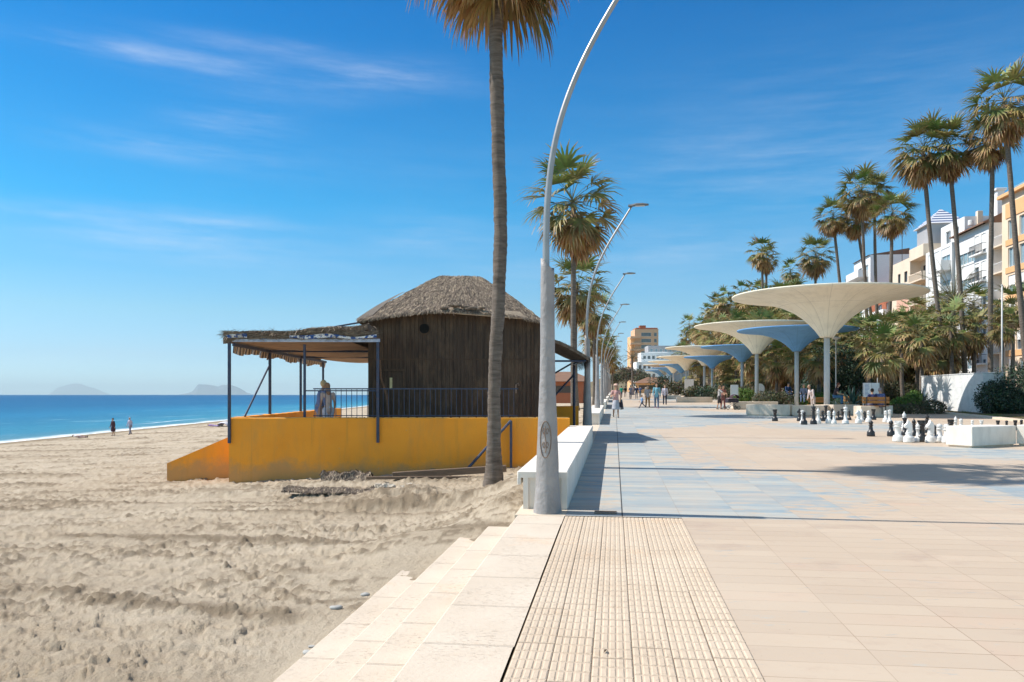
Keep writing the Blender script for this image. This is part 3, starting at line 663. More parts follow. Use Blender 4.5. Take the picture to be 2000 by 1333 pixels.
# sub-panel joints and trims
m = MB(); m.box(.0, HW, -.012, -.002, 2.36, 2.40); m.box(kpx(800, HB) - ha0, kpx(800, HB) - ha0 + .04, -.014, -.002, 2.4, HZ + .2); m.box(HW - .42, HW - .38, -.014, -.002, 0, HZ + .05); m.box(HW - .05, HW + .02, -.02, -.002, 0, HZ)
m.obj('trim', M['hut_trim'], hut)
dx0, dx1 = kpx(747, HB) - ha0, kpx(787, HB) - ha0
m = MB(); m.box(dx0 - .06, dx0, -.03, -.002, 0, 2.02); m.box(dx1, dx1 + .06, -.03, -.002, 0, 2.02); m.box(dx0 - .10, dx1 + .10, -.035, -.002, 2.02, 2.09); m.obj('door_frame', M['hut_trim'], hut)
m = MB(); m.box(dx0 + .005, dx1 - .005, -.014, -.002, .01, 2.0)
for k in range(4): m.box(dx0 + .04 + k * .13, dx0 + .13 + k * .13, -.020, -.014, .1, 1.9)
dr_ = m.obj('door', M['hut_wood'], hut)
MB().bbox(dx0 + .22, dx0 + .30, -.034, -.021, 1.50, 1.82, .003).obj('door_plate', mat('brass_plate', (.62, .55, .30), (.5, .42, .22), 20, .5), dr_)
cx = kpx(829, HB) - ha0; cz = CAMH + 129 / F * 24.1 - .34
m = MB(); vs = []; n = 24
for r0, yy in ((.175, -.002), (.175, -.03), (.15, -.034)): 
    for k in range(n): vs.append((cx + r0 * math.cos(2 * math.pi * k / n), yy, cz + r0 * math.sin(2 * math.pi * k / n)))
m.add(vs, [(i * n + k, i * n + (k + 1) % n, (i + 1) * n + (k + 1) % n, (i + 1) * n + k) for i in range(2) for k in range(n)])
ph = m.obj('porthole', M['hut_trim'], hut)
m = MB(); m.add([(cx + .15 * math.cos(2 * math.pi * k / n), -.0335, cz + .15 * math.sin(2 * math.pi * k / n)) for k in range(n)], [tuple(range(n))]); m.obj('hole', M['black'], ph)
m = MB(); xx = kpx(1006, HB) - ha0; m.bbox(xx, xx + .05, -.05, -.01, 1.35, 1.62, .004); m.tube([(xx + .02, -.06, 1.6), (xx + .1, -.1, 1.66), (xx + .12, -.1, 1.58)], .012, 6); m.obj('wall_tap', M['rust'], hut)

def thatch_surface(name, parent, rows, thick=.10, fr=3000, lens=(.12, .32), frm=None):
    """rows: list of polylines (eave to ridge) making the roof sheet; strands are laid along the fall of the sheet"""
    nr = len(rows); nc = len(rows[0]); m = MB(); vs = []
    for i, r in enumerate(rows):
        for j, p in enumerate(r):
            p = Vector(p); k = .022 if 0 < i < nr - 1 else .015
            n_ = mnoise.noise(p * 2.3) * k * 1.6 + mnoise.noise(p * 7) * k; vs.append((p.x, p.y, p.z + n_))
    top = list(vs); o = len(vs); vs += [(x, y, z - thick) for x, y, z in top]
    fs = [(i * nc + j, i * nc + j + 1, (i + 1) * nc + j + 1, (i + 1) * nc + j) for i in range(nr - 1) for j in range(nc - 1)]
    fs += [tuple(reversed([q + o for q in f])) for f in fs]
    for j in range(nc - 1): fs += [(j + 1, j, j + o, j + 1 + o), ((nr - 1) * nc + j, (nr - 1) * nc + j + 1, (nr - 1) * nc + j + 1 + o, (nr - 1) * nc + j + o)]
    for i in range(nr - 1): fs += [(i * nc, (i + 1) * nc, (i + 1) * nc + o, i * nc + o), ((i + 1) * nc + nc - 1, i * nc + nc - 1, i * nc + nc - 1 + o, (i + 1) * nc + nc - 1 + o)]
    m.add(vs, fs); ob = m.obj(name, M['thatch'], parent, smooth=False)
    s = MB()
    for _ in range(fr):
        i = random.random() ** (1.5 if frm else 1) * (nr - 1.001); j = random.random() * (nc - 1.001); i0, j0 = int(i), int(j)
        a = Vector(top[i0 * nc + j0]); b = Vector(top[i0 * nc + j0 + 1]); c = Vector(top[(i0 + 1) * nc + j0]); u, v_ = i - i0, j - j0
        p = a + (b - a) * v_ + (c - a) * u; dn = (a - c).normalized(); sd_ = (b - a).normalized(); nn = dn.cross(sd_); nn = nn if nn.z > 0 else -nn
        L = random.uniform(*lens); d = (dn + sd_ * random.gauss(0, .3) + nn * random.uniform(-.04, .07)).normalized(); w = random.uniform(.006, .014)
        q = p + nn * random.uniform(.0, .03); wd = d.cross(nn).normalized() * w
        e = q + d * L + Vector((0, 0, -L * random.uniform(0, .35)))
        k = random.choice([(.30, .24, .18), (.20, .16, .12), (.13, .10, .08), (.38, .30, .21), (.09, .07, .06)]); s.cur = k
        s.add([q - wd, q + wd, e + wd * .4, e - wd * .4], [(0, 1, 2, 3)])
    s.obj('thatch_strands', M['strand'], ob, tint=True)
    return ob
# hipped thatched roof: front slope, left slope, right slope, back slope
EZ = HZ + .02; RZ = 5.25
rx0, rx1 = kpx(858, 3.6) - ha0, kpx(936, 3.6) - ha0
FR = []
def P(a, b, z): return (a, b, z)
def roof_rows(e0, e1, r0, r1, n, k, bow=0, sag=.06):
    rows = []
    for i in range(n):
        u = i / (n - 1); row = []
        for j in range(k):
            v_ = j / (k - 1); e = Vector(e0).lerp(Vector(e1), v_); r = Vector(r0).lerp(Vector(r1), v_); e.z += bow * math.sin(math.pi * v_)
            q = e.lerp(r, u); q.z += sag * math.sin(math.pi * u) * 1.0; row.append(tuple(q))
        rows.append(row)
    return rows
eL, eR = kpx(697, 1.3) - ha0, kpx(1062, 1.35) - ha0
rz = RZ; yb = 2.3
r1_ = roof_rows((eL, -.42, EZ - .0), (eR, -.42, EZ - .02), (rx0, yb, rz), (rx1, yb, rz), 12, 40, .30, .05)
rf = thatch_surface('thatched_roof', hut, r1_, .05, 9000, (.08, .2), frm=True)
thatch_surface('left_roof_slope', hut, roof_rows((eL, HD + .3, EZ), (eL, -.42, EZ), (rx0, yb + .6, rz), (rx0, yb, rz), 10, 20, 0, .05), .07, 2500)
thatch_surface('right_roof_slope', hut, roof_rows((eR, -.42, EZ), (eR, HD + .3, EZ), (rx1, yb, rz), (rx1, yb + .6, rz), 10, 20, 0, .05), .07, 2500)
thatch_surface('back_roof_slope', hut, roof_rows((eR, HD + .3, EZ), (eL, HD + .3, EZ), (rx1, yb + .6, rz), (rx0, yb + .6, rz), 6, 16, 0, .03), .07, 200)
# torn felt showing on the left of the roof, exposed board and debris above the middle of the eave
m = MB(); q = roof_rows((eL - .04, -.46, EZ + .03), (eL + 1.3, -.44, EZ + .12), (rx0 - 1.15, yb - 1.05, rz - .68), (rx0 - .55, yb - .8, rz - .45), 8, 4, 0, .05); idx = 0
for i in range(7): 
    for j in range(1): m.quad(q[i][j], tuple(Vector(q[i][j]).lerp(Vector(q[i][j + 1]), .9 - i * .06)), tuple(Vector(q[i + 1][j]).lerp(Vector(q[i + 1][j + 1]), .84 - i * .06)), q[i + 1][j])
for f_ in range(len(m.v)): x, y, z = m.v[f_]; m.v[f_] = (x, y, z - .01)
m.obj('roof_felt', mat('roof_felt', (.20, .17, .145), (.14, .12, .10), 3, .9, .3, 20), hut)
m = MB(); b0, b1 = kpx(862, 1.3) - ha0, kpx(1022, 1.3) - ha0
m.add([(b0, -.47, EZ + .25), (b1 + .1, -.47, EZ + .06), (b1 - .1, -.30, EZ + .28), (b0 + .25, -.30, EZ + .40), (b0, -.45, EZ + .22), (b1 + .1, -.45, EZ + .03), (b1 - .1, -.28, EZ + .24), (b0 + .25, -.28, EZ + .36)], [(0, 1, 2, 3), (7, 6, 5, 4), (0, 4, 5, 1), (1, 5, 6, 2), (2, 6, 7, 3), (3, 7, 4, 0)])
m.obj('eave_board', mat('eave_board', (.42, .33, .24), (.30, .23, .17), 5, .9, .3, 20), hut)
m = MB(); 
for k in range(9): m.ball((b0 + .1 + k * .14 + random.uniform(-.05, .05), -.42 + random.uniform(-.03, .08), EZ + .42 + random.uniform(-.05, .06) - k * .008), random.uniform(.05, .1), 5, (1.5, .8, .6))
m.obj('roof_debris', M['thatch'], hut)
# broken thatch hanging at the eave
m = MB()
for _ in range(900):
    a = random.uniform(eL, eR); zc = EZ + .32 * math.sin(math.pi * (a - eL) / (eR - eL)); h = random.uniform(.03, .13) * (1 if not (b0 < a < b1) else .35)
    m.cur = random.choice([(.34, .27, .19), (.2, .16, .12), (.14, .11, .09), (.45, .37, .27)]); y = -.45 + random.uniform(-.02, .03); w = .012; dx = random.uniform(-.05, .05)
    m.add([(a, y, zc - .02), (a + w, y, zc - .02), (a + w + dx, y - .01, zc - h), (a + dx, y - .01, zc - h)], [(0, 1, 2, 3)])
m.obj('eave_fringe', M['strand'], hut, tint=True)
# side porch roof on the promenade side with post and brace
pr0 = kpx(1066, 1.9) - ha0; 
prw = 1.35
thatch_surface('porch_roof', hut, roof_rows((HW + prw, .3, 2.45), (HW + prw, 4.2, 2.5), (HW + .02, .3, 3.1), (HW + .02, 4.2, 3.1), 7, 14, 0, .06), .10, 1500)
m = MB(); m.tube([(HW + prw - .1, 3.9, -.3), (HW + prw - .1, 3.9, 2.42)], .045, 8); m.obj('porch_post', M['steel_blue'], hut)
m = MB(); m.tube([(HW + .05, 3.9, .7), (HW + prw - .12, 3.9, 2.0)], .035, 8); m.tube([(HW + .02, 3.85, 1.75), (HW + prw - .2, 3.85, 2.4)], .03, 8); m.tube([(HW + .02, .5, 2.35), (HW + prw - .1, .5, 2.35)], .03, 8); m.tube([(HW + prw - .1, .4, 2.36), (HW + prw - .1, 4.1, 2.36)], .03, 8); m.obj('porch_frame', M['steel_blue'], hut)
m = MB()
for _ in range(500):
    y = random.uniform(.3, 4.2); m.cur = random.choice([(.12, .10, .08), (.2, .16, .12), (.07, .06, .05)]); h = random.uniform(.1, .35); d = random.uniform(-.05, .1)
    m.add([(HW + prw + .02, y, 2.46), (HW + prw + .02, y + .015, 2.46), (HW + prw + d, y + .02, 2.46 - h), (HW + prw + d, y, 2.46 - h)], [(0, 1, 2, 3)])
m.obj('porch_fringe', M['strand'], hut, tint=True)

# pergola
pg = kthing('pergola', 'blue steel pergola with a ragged thatch cover beside the hut, over the terrace', 'pergola', 0, 0)
PZ = 3.12
def kz(px, py, b): 
    q = KM @ Vector((kpx(px, b), b, 0)); d = q.y * CT - q.x * ST; return CAMH + (771 - py) / F * d
a738 = kpx(738, -.06)
def post(a, b, z0, z1, w=.038):
    m = MB(); m.bbox(a - w, a + w, b - w, b + w, z0, z1, .006); return m.obj('post', M['steel_blue'], pg)
post(.03, -.05, kz(450, 866, -.05), PZ); post(a738, -.05, kz(738, 865, -.05), PZ)
post(kpx(595, .2), .2, WT, PZ - .05, .033)
for px, bb in ((532, 3.6), (629, 7.7), (698, 11.6)): post(.13, bb, WT, PZ - .12, .04)
m = MB(); m.tube([(.13, 1.0, WT + .02), (.13, 3.5, PZ - .55)], .03, 8); m.obj('brace', M['steel_blue'], pg)
m = MB(); m.bbox(-.03, a738 + .06, -.10, -.02, PZ, PZ + .09, .006); m.obj('front_beam', M['bluewhite'], pg)
m = MB(); m.bbox(.09, .16, 0, 12.2, PZ - .11, PZ - .02, .006); m.box(.1, 3.9, 3.56, 3.62, PZ - .1, PZ - .03); m.box(.1, 3.2, 7.66, 7.72, PZ - .1, PZ - .03); m.obj('roof_frame', M['steel_blue'], pg)
zb = kz(640, 641, 5.5); m = MB(); m.bbox(kpx(640, 5.5), kpx(719, 5.5) + .3, 5.46, 5.54, zb - .02, zb + .06, .005, Matrix.Rotation(0, 4, 'Y')); m.tube([(kpx(640, 5.5), 5.5, zb), (kpx(719, 5.5) + .2, 5.5, zb + .28)], .03, 6); m.obj('upper_beam', M['steel_blue'], pg)
# thatch cover: uneven sheet, higher towards the back
rows = []
for i in range(26):
    b = -.12 + i * .46; row = []
    for j in range(20):
        a = -.12 + j * (a738 - .15 if b < 1.5 else HW * .0 + ha0 - .05) / 19 if True else 0
        z = PZ + .20 + .075 * a + .02 * math.sin(a * 3) + .045 * min(b, 6) * (.35 + .65 * min(1, a / 2.5)) - .02 * max(0, b - 6) + .10 * mnoise.noise(Vector((a * .9, b * .7, 3))) - .05 * (a < .2)
        row.append((a, b, z))
    rows.append(row)
thatch_surface('thatch_cover', pg, rows, .17, 9000, (.15, .5))
m = MB()
for _ in range(700):
    a = random.uniform(-.1, a738 - .1); m.cur = random.choice([(.34, .27, .19), (.2, .16, .12), (.13, .10, .08)]); y = random.uniform(-.16, .05); z = PZ + .22 + random.uniform(-.02, .06)
    d = Vector((random.uniform(-1, 1), random.uniform(-.4, .2), random.uniform(-.15, .25))).normalized() * random.uniform(.1, .35); m.add([(a, y, z), (a, y, z + .012), (a + d.x, y + d.y, z + d.z)], [(0, 1, 2)])
for _ in range(2600):
    a = random.uniform(-.1, a738 - .1); m.cur = random.choice([(.34, .27, .19), (.26, .2, .15), (.2, .16, .12), (.13, .10, .08)]); y = random.uniform(-.15, .0); z = PZ + random.uniform(.08, .30) - .0
    d = Vector((random.uniform(-1, 1), random.uniform(-.15, .05), random.uniform(-.25, .1))).normalized() * random.uniform(.08, .3); m.add([(a, y, z), (a, y, z + .014), (a + d.x, y + d.y, z + d.z)], [(0, 1, 2)])
m.obj('loose_reeds', M['strand'], pg, tint=True)
# blue and white cloth strip showing along the front edge
m = MB(); n = 60
for i in range(0, n):
    a = .0 + (a738 - .02) * i / n; a2 = .0 + (a738 - .02) * (i + 1) / n
    if vn(np.array(a * 1.3 + 4), np.array(2.2)) < .28: continue
    z = PZ + .10 + .02 * math.sin(a * 5); h = .085 + .03 * math.sin(a * 3.1)
    m.add([(a, -.155, z), (a2, -.155, z), (a2, -.16, z + h), (a, -.16, z + h)], [(0, 1, 2, 3)])
m.obj('cloth_strip', M['blue_cloth'], pg)
# striped awning hanging under the sea side of the roof
m = MB(); ms = MB(); n = 150
for i in range(n):
    b = .1 + 12.4 * i / n; b2 = .1 + 12.4 * (i + 1) / n; zt = PZ - .02; h = .26 + .05 * math.sin(b * 2.2) + .02 * math.sin(b * 9)
    (m if i % 2 else ms).add([(.08 + .02 * math.sin(b * 8), b, zt), (.08 + .02 * math.sin(b2 * 8), b2, zt), (.04 + .05 * math.sin(b2 * 8), b2, zt - h), (.04 + .05 * math.sin(b * 8), b, zt - h)], [(0, 1, 2, 3)])
aw = m.obj('awning_valance', M['awning'], pg); ms.obj('stripes', mat('awning_stripe', (.16, .11, .08)), aw)
m = MB()
for i in range(16):
    for j in range(10):
        def q(i, j): 
            a, b = .15 + i * (ha0 - .4) / 16, .1 + j * 1.2; return (a, b, PZ + .02 - .13 * math.sin(math.pi * j / 10 * 2.5) ** 2 * math.sin(math.pi * i / 16))
        m.quad(q(i, j), q(i + 1, j), q(i + 1, j + 1), q(i, j + 1))
m.obj('underlay', mat('underlay', (.30, .20, .12), (.18, .12, .075), 2, .95, .4, 12), pg)

# railing on the wall
rl = kthing('railing', 'dark blue steel railing along the top of the yellow wall', 'railing', 0, 0)
ra0, ra1 = kpx(597, .16), kpx(1012, .16); RT = CAMH + 10 / F * 22.4
m = MB(); m.box(ra0, kpx(735, .16), .14, .18, RT - .055, RT - .02); m.box(kpx(612, .16), ra1, .14, .18, RT + .002, RT + .035); m.box(kpx(612, .16), ra1, .145, .175, WT + .05, WT + .075); m.obj('rail', M['steel_blue'], rl)
a = kpx(615, .16)
while a < ra1:
    m = MB(); m.box(a - .008, a + .008, .152, .168, WT - .02, RT); m.obj('baluster', M['steel_blue'], rl); a += .148
# stair handrail on the outside of the wall
hr = kthing('handrail', 'dark blue sloping handrail and post on the yellow wall behind the big palm', 'handrail', 0, 0)
za = kz(998, 822, -.12); m = MB(); m.tube([(kpx(998, -.12), -.12, za), (kpx(905, -.5), -.5, kz(905, 925, -.5))], .038, 8); m.obj('rail', M['steel_blue'], hr)
m = MB(); m.bbox(kpx(998, -.1) - .035, kpx(998, -.1) + .035, -.15, -.08, -1.2, za, .006); m.obj('post', M['steel_blue'], hr)
stk_ = kthing('wooden_stick', 'thin crooked brown stick leaning against the hut by its door', 'stick', 0, 0)
m = MB(); b = HB - .25; m.tube([(kpx(740, b), b + .2, kz(740, 703, b)), (kpx(744, b), b + .1, kz(745, 740, b)), (kpx(755, b), b + .02, kz(755, 772, b)), (kpx(766, b), b - .25, .36)], [.03, .032, .035, .03], 7); m.obj('branch', M['stick'], stk_)

# debris on the sand
def sandz(x, y): return float(sand_h(np.array([[x]]), np.array([[y]]))[0][0, 0])
def debris_mat(name, label, px, d, L, W, rz, m_, hump=.18):
    p = at(px, d); t = thing(name, label, 'thatch', (p.x, p.y, sandz(p.x, p.y)), rz)
    rows = [[(-L / 2 + L * j / 15, -W / 2 + W * i / 7, .03 + hump * math.sin(math.pi * i / 7) * (.6 + .5 * mnoise.noise(Vector((j * .4, i * .3, px)))) + .04 * mnoise.noise(Vector((j, i, 1)))) for j in range(16)] for i in range(8)]
    rows = [[(x + .12 * mnoise.noise(Vector((y * 5, px, 0))), y + .14 * mnoise.noise(Vector((x * 2, px, 2))), z + .10 * max(0, abs(x) / L * 2 - .6)) for x, y, z in r] for r in rows]
    thatch_surface('thatch_mat', t, rows, .03, 700, (.06, .16)); return t
debris_mat('fallen_thatch', 'grey torn thatch mat lying half buried in the sand before the wall', 650, 17.6, 2.1, .55, .12, None, .10)
debris_mat('fallen_thatch', 'small humped heap of old thatch leaning on the foot of the yellow wall', 678, 20.4, 1.25, .6, .05, None, .26)
p = at(890, 20.3); pl = thing('timber_plank', 'long weathered timber lying on the sand along the foot of the yellow wall', 'plank', (p.x, p.y, sandz(p.x, p.y) + .1), KROT)
m = MB(); m.bbox(-1.6, 1.3, -.07, .07, 0, .17, .012, Matrix.Rotation(R(-3.5), 4, 'Y')); m.bbox(-2.2, .5, -.5, -.42, -.05, .02, .01, Matrix.Rotation(R(2), 4, 'Z')); m.obj('beam', mat('old_timber', (.22, .15, .10), (.14, .10, .075), 4, .9, .5, 14, stretch=(.6, 5, 5)), pl)
p = at(775, 16.2); rb = thing('rubble_heap', 'pale broken rubble on the top of the sand heap', 'rubble', (p.x, p.y + .1, sandz(p.x, p.y + .1) - .02))
for k in range(16):
    m = MB(); r = random.uniform(.03, .085); m.ball((random.uniform(-.5, .6), random.uniform(-.15, .15), r * .6), r, 4, (1.3, 1, .8))
    m.v = [tuple(Vector(v) + Vector([random.uniform(-.015, .015) for _ in range(3)])) for v in m.v]; m.obj('stone', M['rubble'], rb)
for px, py, r, l in [(656, 1190, .055, 'pale flat stone on the sand left of the steps'), (712, 1169, .04, 'small grey pebble resting at the edge of the steps'), (605, 1271, .055, 'blue grey stone on the sand near the bottom of the picture'), (610, 1258, .03, 'tiny dark pebble behind the blue grey stone')]:
    d = 2.12 * F / (py - 771); p = at(px, d); m = MB(); m.ball((0, 0, r * .25), r, 7, (1.2, .7, .5))
    m.v = [tuple(Vector(v) * (1 + .45 * mnoise.noise(Vector(v) * 14 + Vector((px, 0, 0))))) for v in m.v]
    o = m.obj('stone', M['stone'], None, smooth=True, loc=(p.x, p.y, sandz(p.x, p.y))); tag(o, l, 'stone')
# ------------------------------------------------------------------ palms
GREENS = [(.085, .150, .036), (.115, .185, .045), (.065, .120, .032), (.15, .21, .055), (.20, .25, .08)]
BROWNS = [(.46, .27, .11), (.36, .21, .085), (.56, .37, .17), (.24, .14, .06), (.44, .28, .13)]
def lerp3(a, b, u): return tuple(a[i] + (b[i] - a[i]) * u for i in range(3))
def fan_leaf(m, base, az, el, Lp, Rf, droop, nb, green, brown, tipbrown, seg=3, rib=True, wob=.12):
    """petiole with a pleated fan of narrow segments whose tips hang down"""
    d = Vector((math.cos(az) * math.cos(el), math.sin(az) * math.cos(el), math.sin(el))); side = Vector((-math.sin(az), math.cos(az), 0))
    p = Vector(base); pts = [p.copy()]; n = 4
    for i in range(n):
        d = (d + Vector((0, 0, -droop * .16))).normalized(); p = p + d * Lp / n; pts.append(p.copy())
    m.cur = lerp3((.16, .17, .06), (.3, .22, .12), brown)
    if rib: m.tube(pts, [.022, .018, .015, .012, .01], 3, False)
    up = side.cross(d).normalized(); up = up if up.z > 0 else -up
    roll = random.uniform(-.35, .35); sd_ = (side * math.cos(roll) + up * math.sin(roll)).normalized()
    gc = lerp3(random.choice(GREENS), random.choice(BROWNS), brown); bc = random.choice(BROWNS); cup = random.uniform(.1, .35)
    for k in range(nb):
        a = (k + .5) / nb * 2 - 1; th = a * R(98); L = Rf * (.62 + .38 * math.cos(th * .9)) * random.uniform(.88, 1.08)
        q = p.copy(); dd = (d * math.cos(th) + sd_ * math.sin(th) + up * cup * abs(math.sin(th)) + Vector([random.gauss(0, wob * .35) for _ in range(3)])).normalized()
        w = Rf * R(98) / nb * .95; prev = None
        for i in range(seg + 1):
            u = i / seg; wd = w * (.15, .95, .55, .05)[i] if seg == 3 else w * max(.05, (.15 + u * 2.2 if u < .4 else 1 - (u - .4) / .6))
            t = dd.cross(up); t = (t if t.length > .1 else sd_).normalized() * wd * .5
            c = lerp3(gc, bc, min(1, max(0, (u - (1 - tipbrown)) / max(.05, tipbrown) * 1.3)) if tipbrown else 0); c = tuple(x * random.uniform(.85, 1.15) for x in c)
            m.cur = c; o = len(m.v); m.v += [tuple(q - t), tuple(q + t)]; m.c += [c, c]
            if prev is not None: m.f.append((prev, prev + 1, o + 1, o))
            prev = o
            if i < seg:
                dd = (dd + Vector((0, 0, -1)) * droop * (.05 + .75 * u * u + .25 * u) * random.uniform(.7, 1.3)).normalized(); q = q + dd * L / seg
def feather_leaf(m, base, az, el, L, droop, n, green, w=.35):
    d = Vector((math.cos(az) * math.cos(el), math.sin(az) * math.cos(el), math.sin(el))); side = Vector((-math.sin(az), math.cos(az), 0)); p = Vector(base); pts = [p.copy()]
    for i in range(n):
        d = (d + Vector((0, 0, -droop / n * (.4 + 1.6 * i / n)))).normalized(); p = p + d * L / n; pts.append(p.copy())
        u = (i + 1) / n; l = w * math.sin(math.pi * min(1, u * .93 + .06)) ** .6; up = side.cross(d).normalized()
        for sgn in (-1, 1):
            for o_ in (0, .5):
                q = p - d * L / n * o_; e = q + (side * sgn + d * .7 + up * .25 + Vector((0, 0, -.25))).normalized() * l * random.uniform(.85, 1.1); m.cur = tuple(x * random.uniform(.8, 1.2) for x in green)
                t = d * .02; m.add([q - t, q + t, e], [(0, 1, 2)])
    m.cur = (.2, .17, .08); m.tube(pts, [.03 * (1 - .8 * i / n) for i in range(n + 1)], 3, False)
def crown_mesh(seed, S=1.0, nlive=34, ndead=26, nb=15, dead_len=1.0, seg=3, elmin=-35, pet=1.05, fan=1.0, drp=.5, tb=.45, wide=False):
    random.seed(seed); lv, dv = MB(), MB()
    for i in range(nlive):
        u = (i + .5) / nlive; el = R(80 - (80 - elmin) * u ** .85 + random.gauss(0, 5)); az = i * 2.39996 + random.gauss(0, .15)
        fan_leaf(lv, (0, 0, .25 * (1 - u) * S), az, el, pet * S * random.uniform(.85, 1.1), fan * S * random.uniform(.88, 1.08), drp + .5 * u, nb, 0, max(0, min(1, random.gauss(.12 + .6 * u * u, .15))), tb * (.5 + u), seg)
    for i in range(ndead if wide else 0):
        u = (i + .5) / ndead; el = R(18 - 66 * u + random.gauss(0, 7)); az = i * 2.39996 + random.gauss(0, .2)
        fan_leaf(dv, (0, 0, -.1 * S - u * .5 * S), az, el, (1.05 - .45 * u) * S * random.uniform(.8, 1.15), .95 * S * random.uniform(.75, 1.2), 1.1, nb, random.random(), max(0, min(1, random.gauss(.85, .25))), .4, 5, wob=.22)
    for i in range(0 if wide else ndead):
        u = (i + .5) / ndead; el = R(-28 - 52 * u + random.gauss(0, 6)); az = i * 2.39996 + random.gauss(0, .2)
        fan_leaf(dv, (0, 0, -.15 * S - u * .55 * S * dead_len), az, el, .72 * S * (1 - .5 * u), .80 * S * random.uniform(.75, 1.2), 1.5, max(7, nb - 4), 0, 1, 0, seg, wob=.3)
    return lv.mesh('crown', M['leaf'], False, True), (dv.mesh('dead_fronds', M['leaf'], False, True) if ndead else None)
def trunk_obj(parent, H, r0, r1, lean=(0, 0), bend=(0, 0), n=14, rows=40, flare=.3, name='trunk', bump_=.012, curve=None):
    m = MB(); pts = []
    for i in range(rows + 1):
        u = i / rows; z = H * u; c = Vector((lean[0] * (u - 1) + bend[0] * math.sin(math.pi * u), lean[1] * (u - 1) + bend[1] * math.sin(math.pi * u), z - H)); c.x += float(np.interp(z, [q[0] for q in curve], [q[1] for q in curve])) if curve else 0
        r = r0 + (r1 - r0) * u + flare * math.exp(-u * H / .45)
        for k in range(n):
            q = 2 * math.pi * k / n; rr_ = r + bump_ * mnoise.noise(Vector((math.cos(q) * 1.4, math.sin(q) * 1.4, z * 3))) * 1.5 + ((.004 if i % 2 else -.004) if rows < 100 else .006 * math.sin(z * 2 * math.pi / .17) + .005 * mnoise.noise(Vector((math.cos(q) * 3, math.sin(q) * 3, z * 14))))
            m.v.append((c.x + rr_ * math.cos(q), c.y + rr_ * math.sin(q), c.z)); m.c.append((1, 1, 1))
    m.f += [(i * n + k, i * n + (k + 1) % n, (i + 1) * n + (k + 1) % n, (i + 1) * n + k) for i in range(rows) for k in range(n)]
    return m.obj(name, M['trunk'], parent, smooth=True)
TALL = [crown_mesh(11 + i, 1.36, 40, 30, 15, 1.15, 3, -42, 1.0, .98, .7, .42) for i in range(4)]
FAR = [crown_mesh(41 + i, 1.36, 32, 16, 9, 1.1, 3, -45, 1.0, 1.0, .7, .42) for i in range(2)]
def palm(label, top, base_z, crown, S=1.0, r=(.16, .12), lean=(0, 0), bend=(0, 0), group=None, name='palm_tree', rz=None, rows=30, flare=.10, hi=False, zs=1.0, curve=None):
    """empty sits at the crown; the trunk mesh hangs down from it to the ground"""
    H = top[2] - base_z; t = thing(name, label, 'palm tree', (top[0] - lean[0], top[1] - lean[1], base_z), 0, group)
    tr = trunk_obj(t, H, r[0], r[1], lean, bend, 20 if hi else 9, 160 if hi else rows, flare, curve=curve); tr.location = (lean[0], lean[1], H)
    rz = random.uniform(0, 6.28) if rz is None else rz
    tilt = (random.uniform(-.16, .16), random.uniform(-.16, .16)) if not hi else (0, 0)
    for nm, me in zip(('crown', 'dead_fronds'), crown):
        if me is None: continue
        o = bpy.data.objects.new(nm, me); C.objects.link(o); o.parent = t; o.location = (lean[0], lean[1], H); o.rotation_euler = (0, 0, rz); o.scale = (S, S, S * zs); o.rotation_euler = (tilt[0], tilt[1], rz)
    return t
# the big palm between the lamp and the beach: wider skirt, detailed trunk
random.seed(5)
BIG = crown_mesh(77, 1.0, 30, 34, 26, 1.0, 4, -10, 1.0, 1.0, .7, .6, True)
b = at(965, 16.5); zb = sandz(b.x, b.y) - .15; top = at(972, 16.5, -158)
bp = palm('tall fan palm before the yellow wall, its crown cut off by the picture top', top, zb, BIG, 1.32, (.132, .145), (top.x - b.x, 0), (.0, .0), flare=.15, hi=True, rz=.6, curve=[(0, 0), (.5, -.01), (1.6, -.015), (2.8, .0), (3.6, .05), (4.6, .09), (5.4, .105), (6.2, .085), (7.2, .04), (8.4, .0), (9.4, -.02), (11, 0)])
random.seed(9)
# row of palms behind the lamps
for i, (px, py, d, S, l) in enumerate([(1120, 405, 45, 1.3, 'nearest tall fan palm behind the row of lamps, right of the hut'), (1127, 565, 64, 1.25, 'fan palm half hidden behind the nearest one in the row beside the lamps'), (1160, 612, 84, 1.15, 'third fan palm beside the lamps, its crown low over the third lamp'),
                                       (1163, 660, 103, 1.15, 'fourth fan palm beside the row of lamps'), (1185, 690, 128, 1.1, 'fifth fan palm beside the row of lamps, small in the distance'), (1196, 706, 160, 1.1, 'sixth fan palm beside the row of lamps, small in the distance'), (1180, 672, 116, 1.0, 'low fan palm between the fourth and fifth palms beside the lamps')]):
    p = at(px, d, py); palm(l, p, g(p.y) - 1.2 if d < 60 else g(p.y) - .3, TALL[i % 4] if d < 90 else FAR[i % 2], S, (.17, .14), (0, 0), (random.uniform(-.15, .15), 0), 'palms in a row beside the street lamps')
